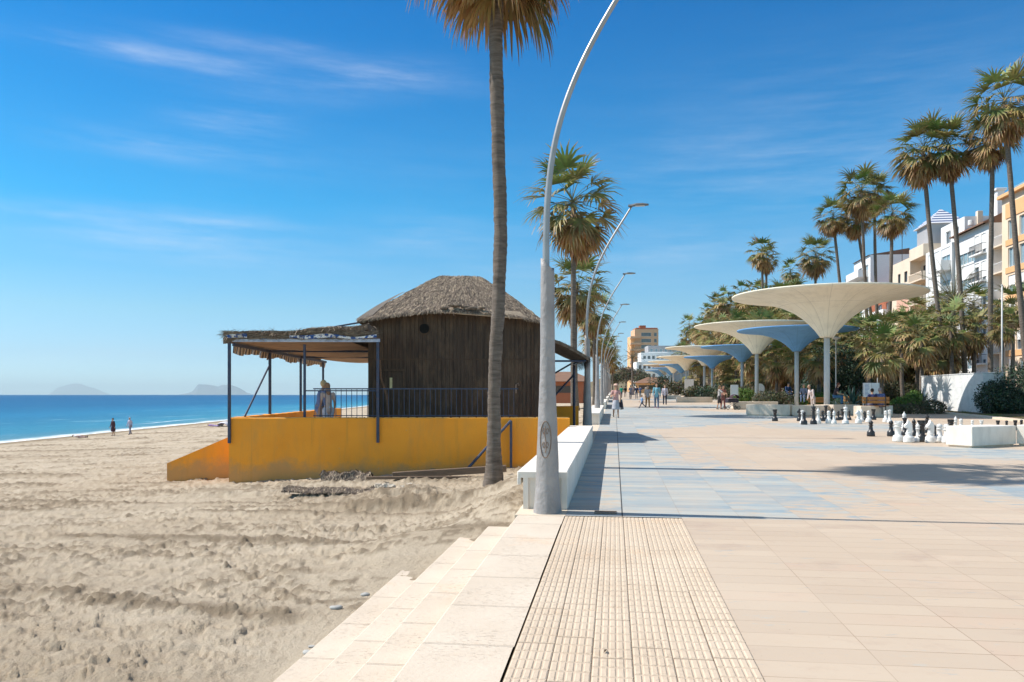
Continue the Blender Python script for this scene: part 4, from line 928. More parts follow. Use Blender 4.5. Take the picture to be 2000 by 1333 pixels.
# tall palms of the garden on the right
for i, (px, py, d, S, bx, l) in enumerate([
    (1962, 205, 54, 1.15, 2012, 'tallest fan palm at the right edge of the picture, leaning left'), (1940, 268, 60, .95, 1935, 'tall fan palm with a straight trunk, just left of the tallest one'),
    (1852, 292, 62, 1.12, 1888, 'right one of the two tall leaning palms before the white building'), (1803, 298, 63, 1.08, 1858, 'left one of the two tall leaning palms before the white building'),
    (1743, 420, 78, 1.0, 1732, 'slim fan palm left of the striped pyramid roof'), (1683, 378, 88, 1.15, 1703, 'fan palm with the highest crown in the cluster of four'), (1708, 380, 90, 1.1, 1722, 'fan palm in the cluster of four, its crown right of the highest one'),
    (1672, 425, 92, 1.0, 1728, 'fan palm in the cluster of four with the lowest brown crown'), (1627, 425, 92, .98, 1663, 'fan palm leaning left beside the cluster of four'), (1593, 502, 104, 1.1, 1600, 'fan palm with a round bushy crown above the large beige canopy'),
    (1544, 532, 128, .95, 1546, 'short crowned palm between two rounder ones above the beige canopy'), (1488, 496, 112, 1.0, 1491, 'fan palm with a round crown above the left rim of the beige canopy'), (1497, 508, 116, .9, 1503, 'palm hidden close behind the round one above the left rim of the canopy')]):
    p = at(px, d, py); q = at(bx, d); palm(l, p, g(q.y), TALL[i % 4] if d < 110 else FAR[i % 2], S * (1.04, 1.12, .98, 1.08)[i % 4], (.20, .15), (p.x - q.x, p.y - q.y), (random.uniform(-.2, .2), 0), 'tall fan palms of the garden')

# lower garden vegetation -------------------------------------------------
BUSH = [crown_mesh(60 + i, 1.0, 26, 10, 13, .6, 3, -55, .9, .9, .6, .25) for i in range(3)]
DRY = [crown_mesh(70 + i, 1.0, 30, 14, 9, .9, 3, -60, .8, .8, .9, .7) for i in range(3)]
def low_palm(px, d, py, S, kind, label, group='low fan palms of the garden', H=None, r=.16):
    p = at(px, d, py); return palm(label, p, g(p.y) if H is None else p.z - H, kind, S, (r, r * .8), (0, 0), (random.uniform(-.2, .2), 0), group, 'fan_palm', rows=10, flare=.05)
random.seed(21)
named = [(1725, 52, 690, 1.25, BUSH[0], 'green fan palm behind the wooden bench with two people'), (1700, 54, 660, 1.0, BUSH[1], 'rounded green fan palm rising behind the info board'), (1800, 56, 665, 1.35, DRY[0], 'dry brown fan palm standing left of the white marble wall'),
         (1858, 60, 640, 1.4, BUSH[2], 'green tipped fan palm above the white marble wall'), (1905, 62, 645, 1.35, DRY[1], 'brown and green fan palm right above the end of the marble wall'), (1900, 70, 600, 1.3, BUSH[0], 'fan palm between the trunks of the two leaning palms and the straight one'),
         (1978, 60, 600, 1.2, BUSH[1], 'fan palm at the right edge behind the flagpole'), (1960, 56, 640, .9, BUSH[2], 'small fan palm just right of the flagpole'), (1600, 60, 700, 1.3, DRY[2], 'dry brown palm behind the post of the large beige canopy'), (1640, 64, 680, 1.3, DRY[0], 'brown palm with hanging fronds right of the large canopy post'),
         (1560, 66, 700, 1.3, DRY[1], 'dry palm behind the post of the nearest blue canopy'), (1515, 72, 705, 1.3, DRY[2], 'brown palm between the blue canopy post and the second beige one'), (1765, 60, 640, 1.1, DRY[2], 'dry palm in front of the beige building')]
for px, d, py, S, k, l in named: low_palm(px, d, py, S, k, l)
back = []
for px, py, d, n in [(1330, 660, 190, 1), (1350, 640, 180, 1), (1372, 620, 165, 2), (1395, 600, 150, 3), (1420, 585, 140, 4), (1445, 572, 130, 5), (1470, 575, 120, 5), (1500, 580, 115, 5), (1530, 590, 105, 5), (1560, 600, 100, 4), (1600, 610, 95, 3), (1640, 625, 90, 3), (1800, 620, 78, 2), (1840, 600, 80, 2), (1310, 690, 200, 1), (1340, 690, 160, 1), (1950, 620, 75, 1)]:
    for k in range(n): back.append((px + random.uniform(-12, 12), d * random.uniform(.9, 1.05), py + k * 26 + random.uniform(-6, 6)))
for px in range(1345, 1860, 13):
    d0 = np.interp(px, [1345, 1420, 1500, 1700, 1860], [150, 105, 82, 68, 64])
    for py in (655, 700, 738):
        if random.random() < .8: back.append((px + random.uniform(-8, 8), d0 * random.uniform(.95, 1.12), py + random.uniform(-12, 12)))
for px, d, py in back:
    p = at(px, d, py); 
    if p.x < 15: p.x = 15 + random.uniform(0, 3)
    S = random.uniform(1.5, 2.0) if d > 85 else 1.3
    palm('one of the brown leaved fan palms crowded together in the thick garden behind the canopies', p, max(g(p.y), 0), random.choice(DRY + BUSH), S, (.16, .13), (0, 0), (0, 0), 'crowded brown palms of the garden', 'fan_palm', rows=5, flare=.03)
# feather palms
def feather_palm(px, d, py, L, base, label, n=34, col=(.10, .11, .05)):
    p = at(px, d, py); t = thing('feather_palm', label, 'palm tree', (p.x, p.y, base), 0, 'feather palms'); H = p.z - base
    tr = trunk_obj(t, H, .2, .17, rows=8, n=9); tr.location = (0, 0, H)
    m = MB()
    for i in range(n):
        u = i / n; feather_leaf(m, (0, 0, H), i * 2.4, R(80 - 95 * u), L * random.uniform(.85, 1.1), .9 + .6 * u, 16, col, .38)
    m.obj('crown', M['leaf'], t, tint=True)
feather_palm(1862, 66, 590, 4.0, 1, 'feather palm with long thin arching fronds in front of the white building', 40, (.16, .16, .09))
feather_palm(1663, 72, 640, 2.8, 1, 'small feather palm right of the large beige canopy')
feather_palm(1235, 150, 700, 3.0, 1.5, 'thin dark palm on a tall pole-like trunk at the end of the promenade', 20, (.08, .07, .04))

def leaf_cloud(m, ells, n, size, cols, up=.0, outer=.65):
    for _ in range(n):
        c, r = random.choice(ells); d = Vector([random.gauss(0, 1) for _ in range(3)]).normalized(); rr_ = outer + (1 - outer) * random.random()
        q = Vector((c[0] + d.x * r[0] * rr_, c[1] + d.y * r[1] * rr_, c[2] + d.z * r[2] * rr_))
        if q.z < 0: continue
        k = 1 + .25 * mnoise.noise(q * 1.7); q = Vector((c[0] + (q.x - c[0]) * k, c[1] + (q.y - c[1]) * k, max(0, c[2] + (q.z - c[2]) * k)))
        a = Vector([random.gauss(0, 1) for _ in range(3)]).normalized(); b = a.cross(d + Vector((0, 0, up))).normalized(); s = size * random.uniform(.6, 1.3)
        m.cur = tuple(x * random.uniform(.75, 1.25) for x in random.choice(cols)); m.add([q - a * s, q + b * s * .45, q + a * s, q - b * s * .45], [(0, 1, 2, 3)])
def shrub(label, loc, ells, n, size, cols, name='shrub', cat='shrub', group=None, core=True):
    t = thing(name, label, cat, loc, 0, group); m = MB(); leaf_cloud(m, ells, n, size, cols); m.obj('foliage', M['shrub'], t, tint=True)
    m = MB()
    for c, r in ells: m.tube([(c[0] * .3, c[1] * .3, -.1), (c[0] * .7, c[1] * .7, c[2] * .6), (c[0], c[1], c[2] + r[2] * .3)], [.05, .04, .015], 5)
    m.obj('stem', M['trunk'], t); return t
DG = [(.030, .055, .030), (.022, .042, .024), (.042, .070, .038), (.055, .085, .045)]
BG = [(.09, .16, .03), (.07, .13, .025), (.12, .19, .04)]
OL = [(.07, .08, .04), (.10, .10, .05), (.05, .06, .03), (.15, .12, .07)]
hb = at(2008, 44, 771); hb.z = g(hb.y)
shrub('large dark green bush right of the white marble wall', hb, [((-1.4, .6, .9), (1.1, 1.3, 1.1)), ((-.3, .2, 1.5), (1.5, 1.6, 1.5)), ((1.3, .4, 1.9), (1.6, 1.8, 1.6)), ((2.6, 1, 1.6), (1.5, 1.7, 1.7)), ((-.9, -.2, .6), (1.1, 1.1, .9)), ((.8, -.6, .7), (1.6, 1.0, 1.0)), ((3.2, 0, .9), (1.5, 1.2, 1.2))], 26000, .075, DG, 'hedge_bush', 'bush')
p = at(1770, 50); shrub('bright green leafy shrub right of the wooden bench', (p.x, p.y, g(p.y)), [((0, 0, .5), (.75, .7, .6)), ((.5, .3, .8), (.6, .6, .6)), ((-.4, .2, .5), (.5, .5, .5))], 2600, .09, BG)
p = at(1792, 47); shrub('low dark shrub in the shade beside the marble wall', (p.x, p.y, g(p.y)), [((0, 0, .2), (1.3, .7, .5)), ((.9, .2, .4), (.9, .7, .5)), ((-1.0, .1, .2), (.9, .6, .4))], 3500, .07, OL)
p = at(1635, 62); shrub('dark green round tree behind the large beige canopy post', (p.x, p.y, g(p.y)), [((0, 0, 3.0), (2.2, 2, 2.2)), ((1.5, .5, 2.2), (1.6, 1.6, 1.5)), ((-1.2, .3, 1.8), (1.5, 1.5, 1.5))], 8000, .13, DG, 'round_tree', 'tree')
for i, (px, d, w, h, cols, l) in enumerate([(1520, 58, 2.6, 1.3, OL, 'olive green shrub under the nearest blue canopy'), (1560, 60, 2.2, 1.5, OL, 'olive shrub behind the blue canopy post'), (1600, 58, 2.0, 1.2, BG, 'leafy green shrub behind the standing man'), (1470, 74, 2.5, 1.4, BG, 'clipped green shrub left of the second beige canopy post'),
                                            (1500, 68, 1.6, 1.0, DG, 'dark shrub right of the second beige canopy post'), (1430, 80, 2.6, 1.6, OL, 'olive shrub behind the people with the pram'), (1370, 105, 3.0, 1.6, OL, 'shrub behind the third beige canopy'), (1745, 62, 3.0, 2.2, OL, 'dense shrub under the dry palms behind the bench'),
                                            (1680, 62, 3.0, 2.0, OL, 'dense shrub behind the info board'), (1840, 66, 4.0, 2.6, OL, 'dense dark shrubbery behind the marble wall'), (1930, 66, 4.0, 3.0, DG, 'dark shrubbery at the right behind the bush'), (1400, 96, 3.0, 2.0, DG, 'dark shrub between the third canopy posts'),
                                            (1285, 185, 5.0, 4.5, DG, 'dark green tree below the white terraced building'), (1268, 200, 5.0, 3.5, DG, 'dark green tree left of the far canopies'), (1330, 140, 4.0, 2.6, OL, 'shrubs behind the fourth beige canopy')]):
    p = at(px, d); ex = [((random.uniform(-w, w) * .5, random.uniform(-.6, .6), h * random.uniform(.35, .6)), (w * .45, .9, h * .5)) for _ in range(6)]
    shrub(l, (p.x, p.y, g(p.y)), ex, 3200 if d < 90 else 1800, .09 if d < 90 else .2, cols, group=None)
# agaves
def agave(px, d, S, label, col=(.07, .12, .10)):
    p = at(px, d); t = thing('agave', label, 'agave', (p.x, p.y, g(p.y) + .3), 0, 'agaves of the garden', S); m = MB()
    for i in range(34):
        az = i * 2.4; el = R(85 - 80 * i / 34); L = random.uniform(.85, 1.15); d0 = Vector((math.cos(az) * math.cos(el), math.sin(az) * math.cos(el), math.sin(el))); s = Vector((-math.sin(az), math.cos(az), 0)); m.cur = tuple(x * random.uniform(.8, 1.3) for x in col)
        q1 = d0 * L * .5; q2 = d0 * L + Vector((0, 0, -.08)); m.add([s * .03, -s * .03, q1 - s * .06 + Vector((0, 0, .02)), q1 + s * .06 + Vector((0, 0, .02)), q2], [(0, 1, 2, 3), (3, 2, 4)])
    m.obj('leaves', M['leaf'], t, tint=True)
for a in [(1665, 50, 1.5, 'large blue green agave left of the info board'), (1690, 53, 1.4, 'blue green agave half hidden behind the info board'), (1640, 52, 1.2, 'spiky agave right of the seated woman'), (1800, 52, 1.3, 'grey green agave behind the bright shrub'), (1712, 56, 1.1, 'agave behind the people on the wooden bench')]: agave(*a)

# garden ground rising to the street, kerb
ge = [(235, 30), (160, 25), (100, 21.5), (60, 20.5), (48, 19.6), (36, 18.6), (28, 18.2), (18, 18.4), (5, 20)]
m = MB()
for (y1, x1), (y0, x0) in zip(ge[:-1], ge[1:]):
    m.add([(x0, y0, g(y0) + .06), (x0 + 14, y0, g(y0) + .5), (x0 + 14, y1, g(y1) + .5), (x1, y1, g(y1) + .06)], [(0, 1, 2, 3)])
    m.add([(x0 + 14, y0, g(y0) + .5), (140, y0, 2.2), (140, y1, 2.6), (x0 + 14, y1, g(y1) + .5)], [(0, 1, 2, 3)])
tag(m.obj('garden_soil', M['soil']), kind='structure')
m = MB()
for (y1, x1), (y0, x0) in zip(ge[:-1], ge[1:]):
    m.add([(x0 - .45, y0, g(y0) + .10), (x0, y0, g(y0) + .10), (x1, y1, g(y1) + .10), (x1 - .45, y1, g(y1) + .10), (x0 - .45, y0, g(y0) - .1), (x1 - .45, y1, g(y1) - .1)], [(0, 1, 2, 3), (0, 3, 5, 4)])
tag(m.obj('garden_kerb', M['kerb']), kind='structure')
# grass tufts along the kerb
m = MB(); random.seed(31)
for _ in range(5000):
    y = random.uniform(30, 58); x = np.interp(y, [28, 36, 48, 60], [18.2, 18.6, 19.6, 20.5]) + abs(random.gauss(0, .9)) + .05
    if mnoise.noise(Vector((x * .8, y * .5, 0))) < -.05: continue
    h = random.uniform(.03, .12); m.cur = random.choice([(.10, .15, .03), (.16, .18, .05), (.2, .18, .08)]); z = g(y) + .07
    m.add([(x, y, z), (x + .03, y, z), (x + random.uniform(-.04, .05), y + random.uniform(-.03, .03), z + h)], [(0, 1, 2)])
tag(m.obj('grass', M['shrub'], tint=True), kind='stuff')

# ------------------------------------------------------------------ inverted umbrella canopies
PROF = [(.07, 0), (.09, .07), (.125, .18), (.186, .33), (.253, .475), (.34, .62), (.475, .77), (.623, .875), (.8, .95), (.985, 1.0)]
def make_canopy(kind):
    t = thing('canopy', '', 'canopy'); Rr, zp, zr, m_ = (5.3, 4.45, 6.80, M['canopy_beige']) if kind == 'beige' else (4.15, 4.15, 5.62, M['canopy_blue'])
    m = MB(); prof = [(r * Rr * (1.0 if kind == 'beige' or r < .3 else 1), zp + (zr - zp) * z) for r, z in PROF]
    top = [(Rr, zr + .03), (Rr, zr + .10), (Rr - .12, zr + .12)] + [(r * Rr * .985, zp + (zr - zp) * z + .14 - .04) for r, z in reversed(PROF[2:-1])]
    m.lathe(prof + top, 72); m.obj('shell', m_, t, smooth=False)
    for p_ in t.children[0].data.polygons: p_.use_smooth = len(p_.vertices) == 4
    m = MB(); w = .165 if kind == 'beige' else .15; m.lathe([(w, -.3), (w, zp + .02)], 20); po = m.obj('post', M['post'], t, smooth=True)
    for p_ in po.data.polygons: p_.use_smooth = len(p_.vertices) == 4
    m = MB(); m.lathe([(w * 1.9, .0), (w * 1.9, .025), (w * 1.05, .03)], 16); m.obj('base_plate', M['concrete_grey'], t)
    return t
cb, cbl = make_canopy('beige'), make_canopy('blue')
spec = [('beige', 46, 1615, 1, 'largest beige funnel shaped canopy, nearest to the giant chess pieces'), ('blue', 57.5, 1556, 1, 'nearest blue funnel canopy, half behind the large beige one'), ('beige', 69, 1478, 1, 'second beige funnel canopy overlapping the nearest blue one'), ('blue', 82, 1449.5, 1, 'second blue funnel canopy behind the second beige one'),
        ('blue', 100, 1391, .84, 'third blue funnel canopy, low under the third beige one'), ('beige', 108.5, 1376, 1, 'third beige funnel canopy counting from the near one'), ('beige', 142, 1340.5, 1, 'fourth beige funnel canopy, small in the distance'), ('blue', 150, 1331, 1, 'fourth blue funnel canopy, small in the distance'),
        ('beige', 168, 1315, 1, 'fifth beige funnel canopy, small in the distance'), ('blue', 178, 1309, 1, 'fifth blue funnel canopy, small in the distance'), ('beige', 195, 1298, 1, 'sixth beige funnel canopy at the far end of the row'), ('blue', 206, 1292, 1, 'farthest blue funnel canopy at the end of the row')]
ub, ubl = 0, 0
for kind, d, px, s, l in spec:
    p = at(px, d); src = cb if kind == 'beige' else cbl; first = not src.get('used')
    L = (p.x, p.y, g(p.y)); o = src if first else dup(src, L, 0, l); o.location = L; o['label'] = l; o['group'] = kind + ' canopies along the promenade'; src['used'] = 1
    if s != 1: o.scale = (s, s, .93)
for o in (cb, cbl): del o['used']
for o in C.objects:
    if 'used' in o: del o['used']

# ------------------------------------------------------------------ low walls / planters of the promenade
def low_wall(name, label, pts, h, m_=None, w=.5, cat='bench', group=None, plinth=True):
    """polyline of ground points, built as thick concrete blocks with a small shadow gap under them"""
    c = sum((Vector(p) for p in pts), Vector()) / len(pts); t = thing(name, label, cat, (c.x, c.y, c.z), 0, group)
    for k, (a, b) in enumerate(zip(pts[:-1], pts[1:])):
        a, b = Vector(a) - c, Vector(b) - c; L = (b - a).length; ang = math.atan2(b.y - a.y, b.x - a.x)
        Mx = Matrix.Translation(a) @ Matrix.Rotation(ang, 4, 'Z'); m = MB(); z0 = min(0, b.z - a.z)
        m.bbox(.004, L - .004, 0, w, .06 if plinth else -.1, h, .015, Mx); o = m.obj('block', m_ or M['concrete_grey'], t)
        if plinth: m = MB(); m.box(.05, L - .05, .05, w - .05, -.1, .06, Mx); m.obj('plinth', M['concrete_grey'], o)
    return t
def G2(px, py): p = gp(px, py); return (p.x, p.y, p.z)
low_wall('planter_bench', 'angular white concrete bench at the right edge near the chess pieces', [G2(1899, 876), G2(1985, 871), G2(2140, 878)], .57, M['concrete_white'], .75)
low_wall('planter_bench', 'long low concrete wall under the large beige canopy, its left half', [G2(1457, 812), G2(1543, 813.5)], .62, None, .9)
low_wall('planter_bench', 'low concrete wall at the foot of the large beige canopy post', [G2(1548, 813.5), G2(1612, 813), G2(1622, 811)], .60, None, .9)
low_wall('planter_bench', 'low concrete wall behind the white chess king', [G2(1628, 812), G2(1680, 810.5)], .60, None, .9)
low_wall('planter_bench', 'pale low block below the wooden bench with two people', [G2(1681, 817), G2(1700, 817), G2(1744, 814.5)], .62, None, .9)
low_wall('planter_bench', 'low wall behind the pram on the left of the second beige canopy', [G2(1432, 800), G2(1520, 800)], .55, None, .8)
low_wall('planter_bench', 'low wall behind the people under the blue canopy', [G2(1470, 797), G2(1560, 797.5), G2(1660, 797)], .62, M['concrete_grey'], .6)
low_wall('planter_bench', 'low concrete wall at the foot of the third canopies', [G2(1322, 786.5), G2(1392, 786.5)], .55, None, .8)
low_wall('planter_bench', 'small far low wall left of the third canopies', [G2(1300, 780), G2(1330, 780)], .5, None, .8)
low_wall('planter_bench', 'grey planter box under the olive shrub left of the seated man', [G2(1489, 792), G2(1522, 792)], 1.15, None, .8)
# marble wall
t = thing('marble_wall', 'white marble clad wall block beside the large dark bush', 'wall', (20.9, 48.6, g(48)))
m = MB(); 
for (z0, z1) in ((0, .8), (.803, 1.6), (1.603, 2.38)):
    for (y0, y1) in ((0, 4.4), (4.404, 9.2)): m.box(0, .02, y0, y1, z0, z1)
m.box(.021, 1.2, .0, 9.2, 0, 2.37); m.obj('cladding', M['marble'], t)
MB().bbox(-.03, 1.25, -.03, 9.25, 2.385, 2.43, .006).obj('coping', M['marble'], t)
fp = at(1957, 52); t = thing('flagpole', 'thin grey pole standing behind the dark bush, without a flag', 'pole', (fp.x, fp.y, g(fp.y)))
MB().tube([(0, 0, 0), (0, 0, 8.15)], [.06, .045], 10).obj('pole', M['post'], t, smooth=True); MB().ball((0, 0, 8.2), .07, 6).obj('finial', M['post'], t)
for px, d, zt, l in [(1632.5, 56, 4.9, 'thin grey lamp post behind the large canopy post'), (1714, 60, 6.4, 'thin grey pole between the palm trunks behind the green fan palm'), (1260, 240, 5, 'thin far pole at the end of the promenade')]:
    p = at(px, d); t = thing('garden_lamp', l, 'lamp post', (p.x, p.y, g(p.y))); MB().tube([(0, 0, 0), (0, 0, zt)], [.045, .035], 8).obj('pole', M['post'], t); MB().lathe([(.05, zt), (.28, zt + .10), (.30, zt + .16), (.05, zt + .24)], 14).obj('lamp_head', M['post'], t)
def board(px, d, zc, w, h, label, rz=0, mt='sign_white', legs=True, ink=True):
    p = at(px, d); t = thing('info_board', label, 'sign', (p.x, p.y, g(p.y)), rz); z0 = zc
    MB().bbox(-w / 2, w / 2, -.03, .03, z0, z0 + h, .006).obj('panel', M[mt], t)
    if legs: m = MB(); m.box(-w / 2 - .05, -w / 2 + .0, -.03, .03, 0, z0 + h); m.box(w / 2, w / 2 + .05, -.03, .03, 0, z0 + h); m.obj('frame', M['post'], t)
    if ink:
        m = MB()
        for k in range(9): m.box(-w * .38, -w * .38 + w * random.uniform(.4, .75), -.034, -.031, z0 + h * (.9 - k * .09), z0 + h * (.93 - k * .09))
        m.obj('print', M['sign_ink'], t)
board(1694, 43.6, 1.0, .36, .82, 'white notice panel with faint blue print, left of the two seated people'); board(1708, 44.2, 1.0, .42, .82, 'pinkish notice panel directly behind the two seated people', 0, 'sign_white', True, False)
board(1434.5, 62, .9, .50, .85, 'plain white board behind the pram', .2, 'sign_white', True, False); board(1346, 120, .3, 1.3, 2.4, 'pale grey upright board near the third canopy posts', 0, 'sign_white', True, False)
p = at(1484, 71); t = thing('round_sign', 'white round sign partly hidden by the second beige canopy post', 'sign', (p.x, p.y, g(p.y))); m = MB(); m.lathe([(.40, -.02), (.42, 0), (.40, .02)], 20); m.v = [(x, z, y * 1.05 + 1.45) for x, y, z in m.v]; m.obj('disc', M['sign_white'], t); MB().tube([(0, .04, 0), (0, .04, 1.5)], .03, 8).obj('pole', M['post'], t)

# wooden benches
def wood_bench(px, d, rz, label, z=0, w=1.5):
    p = at(px, d); t = thing('park_bench', label, 'bench', (p.x, p.y, g(p.y) + z), rz)
    for k in range(4): MB().bbox(-w / 2, w / 2, .05 + k * .11, .14 + k * .11, .43, .46, .005).obj('seat_slat', M['bench_wood'], t)
    for z0 in (.58, .76): MB().bbox(-w / 2, w / 2, -.0, .035, z0, z0 + .15, .006).obj('backrest', M['bench_wood'], t)
    for x in (-w / 2 + .2, w / 2 - .2):
        m = MB(); m.box(x - .02, x + .02, -.04, -.002, 0, .92); m.box(x - .02, x + .02, .44, .48, 0, .43); m.box(x - .02, x + .02, -.002, .48, .39, .427); m.obj('leg', M['iron'], t)
    return t
wood_bench(1711, 41.2, KROT - .1, 'orange wooden bench seen from behind with two people sitting on it', .17, 1.35)
wood_bench(1666, 50, -.9, 'wooden bench end on, right of the seated woman', .1, 1.4)
wood_bench(1598, 52, 0, 'wooden bench behind the standing man', 0, 1.2)

# ------------------------------------------------------------------ giant chess pieces
def lathe_piece(prof, n=20): m = MB(); m.lathe(prof, n); return m
BASE = lambda w: [(w, 0), (w * 1.02, .03), (w, .07), (w * .95, .09), (w * .98, .12), (w * .86, .16), (w * .55, .19)]
def piece(kind):
    t = thing('chess_' + kind, '', 'chess piece')
    if kind == 'pawn': m = lathe_piece(BASE(.125) + [(.058, .28), (.05, .34), (.078, .355), (.078, .37), (.045, .385)]); h = MB(); h.ball((0, 0, .44), .070, 8); hn = 'head'
    if kind == 'rook':
        m = lathe_piece(BASE(.135) + [(.078, .26), (.068, .38), (.092, .395), (.092, .415), (.075, .43)]); h = MB(); h.lathe([(.072, .42), (.098, .46), (.100, .50), (.07, .502)], 20); hn = 'battlement'
        for k in range(6): a = k * math.pi / 3; h.box(.062, .099, -.03, .03, .495, .55, Matrix.Rotation(a, 4, 'Z'))
    if kind == 'bishop': m = lathe_piece(BASE(.13) + [(.062, .30), (.048, .44), (.086, .455), (.086, .475), (.05, .49)]); h = MB(); h.lathe([(.045, .485), (.072, .53), (.074, .57), (.055, .62), (.02, .665), (.022, .675), (.024, .69), (.012, .705)], 16); hn = 'mitre'
    if kind == 'queen':
        m = lathe_piece(BASE(.14) + [(.072, .32), (.052, .52), (.095, .54), (.095, .56), (.06, .575)]); h = MB(); h.lathe([(.055, .57), (.07, .63), (.098, .70), (.07, .715), (.03, .72), (.028, .75), (.012, .765)], 20); hn = 'crown'
        for k in range(8): a = k * math.pi / 4; h.lathe([(.02, .69), (.018, .72), (.004, .745)], 6, (.082 * math.cos(a), .082 * math.sin(a), 0))
    if kind == 'king':
        m = lathe_piece(BASE(.145) + [(.075, .34), (.056, .56), (.10, .58), (.10, .60), (.065, .615)]); h = MB(); h.lathe([(.058, .61), (.075, .67), (.098, .745), (.085, .76), (.02, .78)], 20); hn = 'crown'
    if kind == 'knight':
        m = lathe_piece(BASE(.135) + [(.085, .235), (.09, .25), (.06, .26)]); hn = 'head'; h = MB()
        prof = [(-.085, .24), (.075, .24), (.055, .33), (.035, .37), (.09, .37), (.135, .385), (.150, .42), (.138, .455), (.07, .51), (.045, .56), (.03, .605), (.0, .565), (-.045, .545), (-.085, .48), (-.10, .39), (-.10, .30)]
        n = len(prof)
        for y, sc_ in ((-.062, .80), (-.04, .97), (.04, .97), (.062, .80)):
            for x, z in prof: x = x * .84; h.v.append((x * sc_, y, .42 + (z - .42) * (sc_ if z > .3 else 1))); h.c.append((1, 1, 1))
        h.f += [(i * n + k, (i + 1) * n + k, (i + 1) * n + (k + 1) % n, i * n + (k + 1) % n) for i in range(3) for k in range(n)] + [tuple(range(n)), tuple(range(4 * n - 1, 3 * n - 1, -1))]
    b = m.obj('body', M['piece_white'], t, smooth=True); hd = h.obj(hn, M['piece_white'], t, smooth=kind in ('pawn', 'bishop', 'queen', 'king'))
    if kind == 'king': q = MB(); q.bbox(-.012, .012, -.012, .012, .775, .875, .003); q.bbox(-.038, -.0125, -.012, .012, .815, .842, .003); q.bbox(.0125, .038, -.012, .012, .815, .842, .003); q.obj('cross', M['piece_white'], hd)
    return t
def recolor(t, m_):
    for c in list(t.children) + [q for c in t.children for q in c.children]:
        c.data = c.data.copy(); c.data.materials.clear(); c.data.materials.append(m_)
PR = {}
for k in ('pawn', 'rook', 'bishop', 'queen', 'king', 'knight'):
    PR['W', k] = piece(k); PR['B', k] = dup(PR['W', k], (0, 0, 0)); recolor(PR['B', k], M['piece_black'])
used = set()
PC = [('B', 'rook', 1513.6, 823, 'standing alone at the far left of the giant chess set', 0, 1), ('B', 'knight', 1562, 823, 'behind the pawn pair, in front of the long low wall', 2.6, 1), ('W', 'queen', 1567, 828.0, 'with its crown hidden behind a black pawn', 0, .78), ('B', 'pawn', 1570.5, 829.8, 'right in front of a white crowned piece', 0, 1.08), ('B', 'king', 1589, 829, 'tallest black piece, left of a white bishop', 0, 1.0),
      ('W', 'bishop', 1598, 827.5, 'just right of the black king', 0, .98), ('B', 'pawn', 1606.7, 823, 'small one behind the white bishop', 0, 1), ('B', 'queen', 1613, 820.5, 'in front of the large canopy post', 0, .95), ('W', 'pawn', 1618.6, 827.5, 'in front of the black queen', 0, 1.1), ('W', 'bishop', 1629, 828.4, 'with a pointed top, between the white pawn and the white king', .3, .85), ('B', 'bishop', 1625.6, 820.5, 'half hidden behind a white bishop', 0, .85),
      ('B', 'pawn', 1637, 821.5, 'low one left of the white king', 0, .9), ('B', 'rook', 1646, 820.5, 'half hidden just left of the white king', 0, .95), ('W', 'king', 1651.5, 828.2, 'tallest white piece in the back group', 0, .95), ('B', 'bishop', 1659, 821, 'dark and slim, right behind the white king', 0, .72), ('W', 'knight', 1676.7, 827.5, 'facing left in the middle of the back group', 3.1, 1.03), ('W', 'bishop', 1682.5, 824.5, 'overlapping the white knight of the back group', 0, .85),
      ('B', 'knight', 1689, 821.5, 'low one behind the white pieces, right of the white knight', 2.0, .75), ('W', 'pawn', 1696.5, 825.5, 'just left of the black rook below the wooden bench', 0, 1.05), ('B', 'rook', 1706, 820.5, 'below the wooden bench', 0, .95), ('W', 'pawn', 1730, 825.5, 'left one of a white pair near the garden kerb', 0, 1.05), ('W', 'queen', 1737.5, 826.5, 'right one of a white pair near the garden kerb', .3, .78),
      ('B', 'pawn', 1701, 852.7, 'standing alone left of the front group', 0, 1), ('B', 'pawn', 1740.4, 852.7, 'at the left edge of the front group', 0, 1), ('W', 'rook', 1754, 863.5, 'at the left end of the front row', 0, 1.12), ('W', 'bishop', 1766, 838, 'tall one behind the front row, next to a black queen', .5, .93), ('B', 'queen', 1767, 851, 'behind the white rook of the front row', 0, .8),
      ('W', 'knight', 1775, 865, 'large one in the front row, facing left', 3.0, 1.12), ('B', 'bishop', 1785, 852, 'behind the large white knight', 0, .82), ('W', 'bishop', 1793, 863.5, 'slim one squeezed between white knight and black knight', 0, .82), ('B', 'rook', 1800, 863.5, 'in the front row between white pieces', 0, 1.15), ('B', 'king', 1811, 846, 'with the highest crown behind the front row', 0, .78), ('W', 'knight', 1817.5, 865, 'facing left in the right half of the front row', 3.3, 1.1),
      ('B', 'bishop', 1826, 856.5, 'half hidden behind the right white knight', 0, .6), ('W', 'pawn', 1835, 864, 'second piece from the right end of the front row', 0, 1.05), ('W', 'pawn', 1848.5, 865.7, 'at the right end of the front row', 0, 1.07), ('B', 'rook', 1857, 851.5, 'standing just left of the white bench', 0, .98), ('W', 'bishop', 1866.5, 845.5, 'partly hidden by the corner of the white bench', 0, .82),
      ('W', 'pawn', 1877, 843, 'behind the left corner of the white bench', 0, .9), ('W', 'pawn', 1899, 840, 'its top showing over the white bench, first of four heads', 0, .72), ('W', 'rook', 1917, 840, 'its flat top showing over the white bench', 0, .66), ('B', 'rook', 1949, 841, 'its flat dark top showing over the white bench', 0, .66), ('B', 'pawn', 1966, 841, 'its top showing over the white bench between two dark rooks', 0, .72), ('B', 'rook', 1983, 841, 'second dark flat top from the right over the bench', 0, .68), ('B', 'pawn', 1995, 841, 'at the very right edge, its head showing over the bench', 0, .78)]
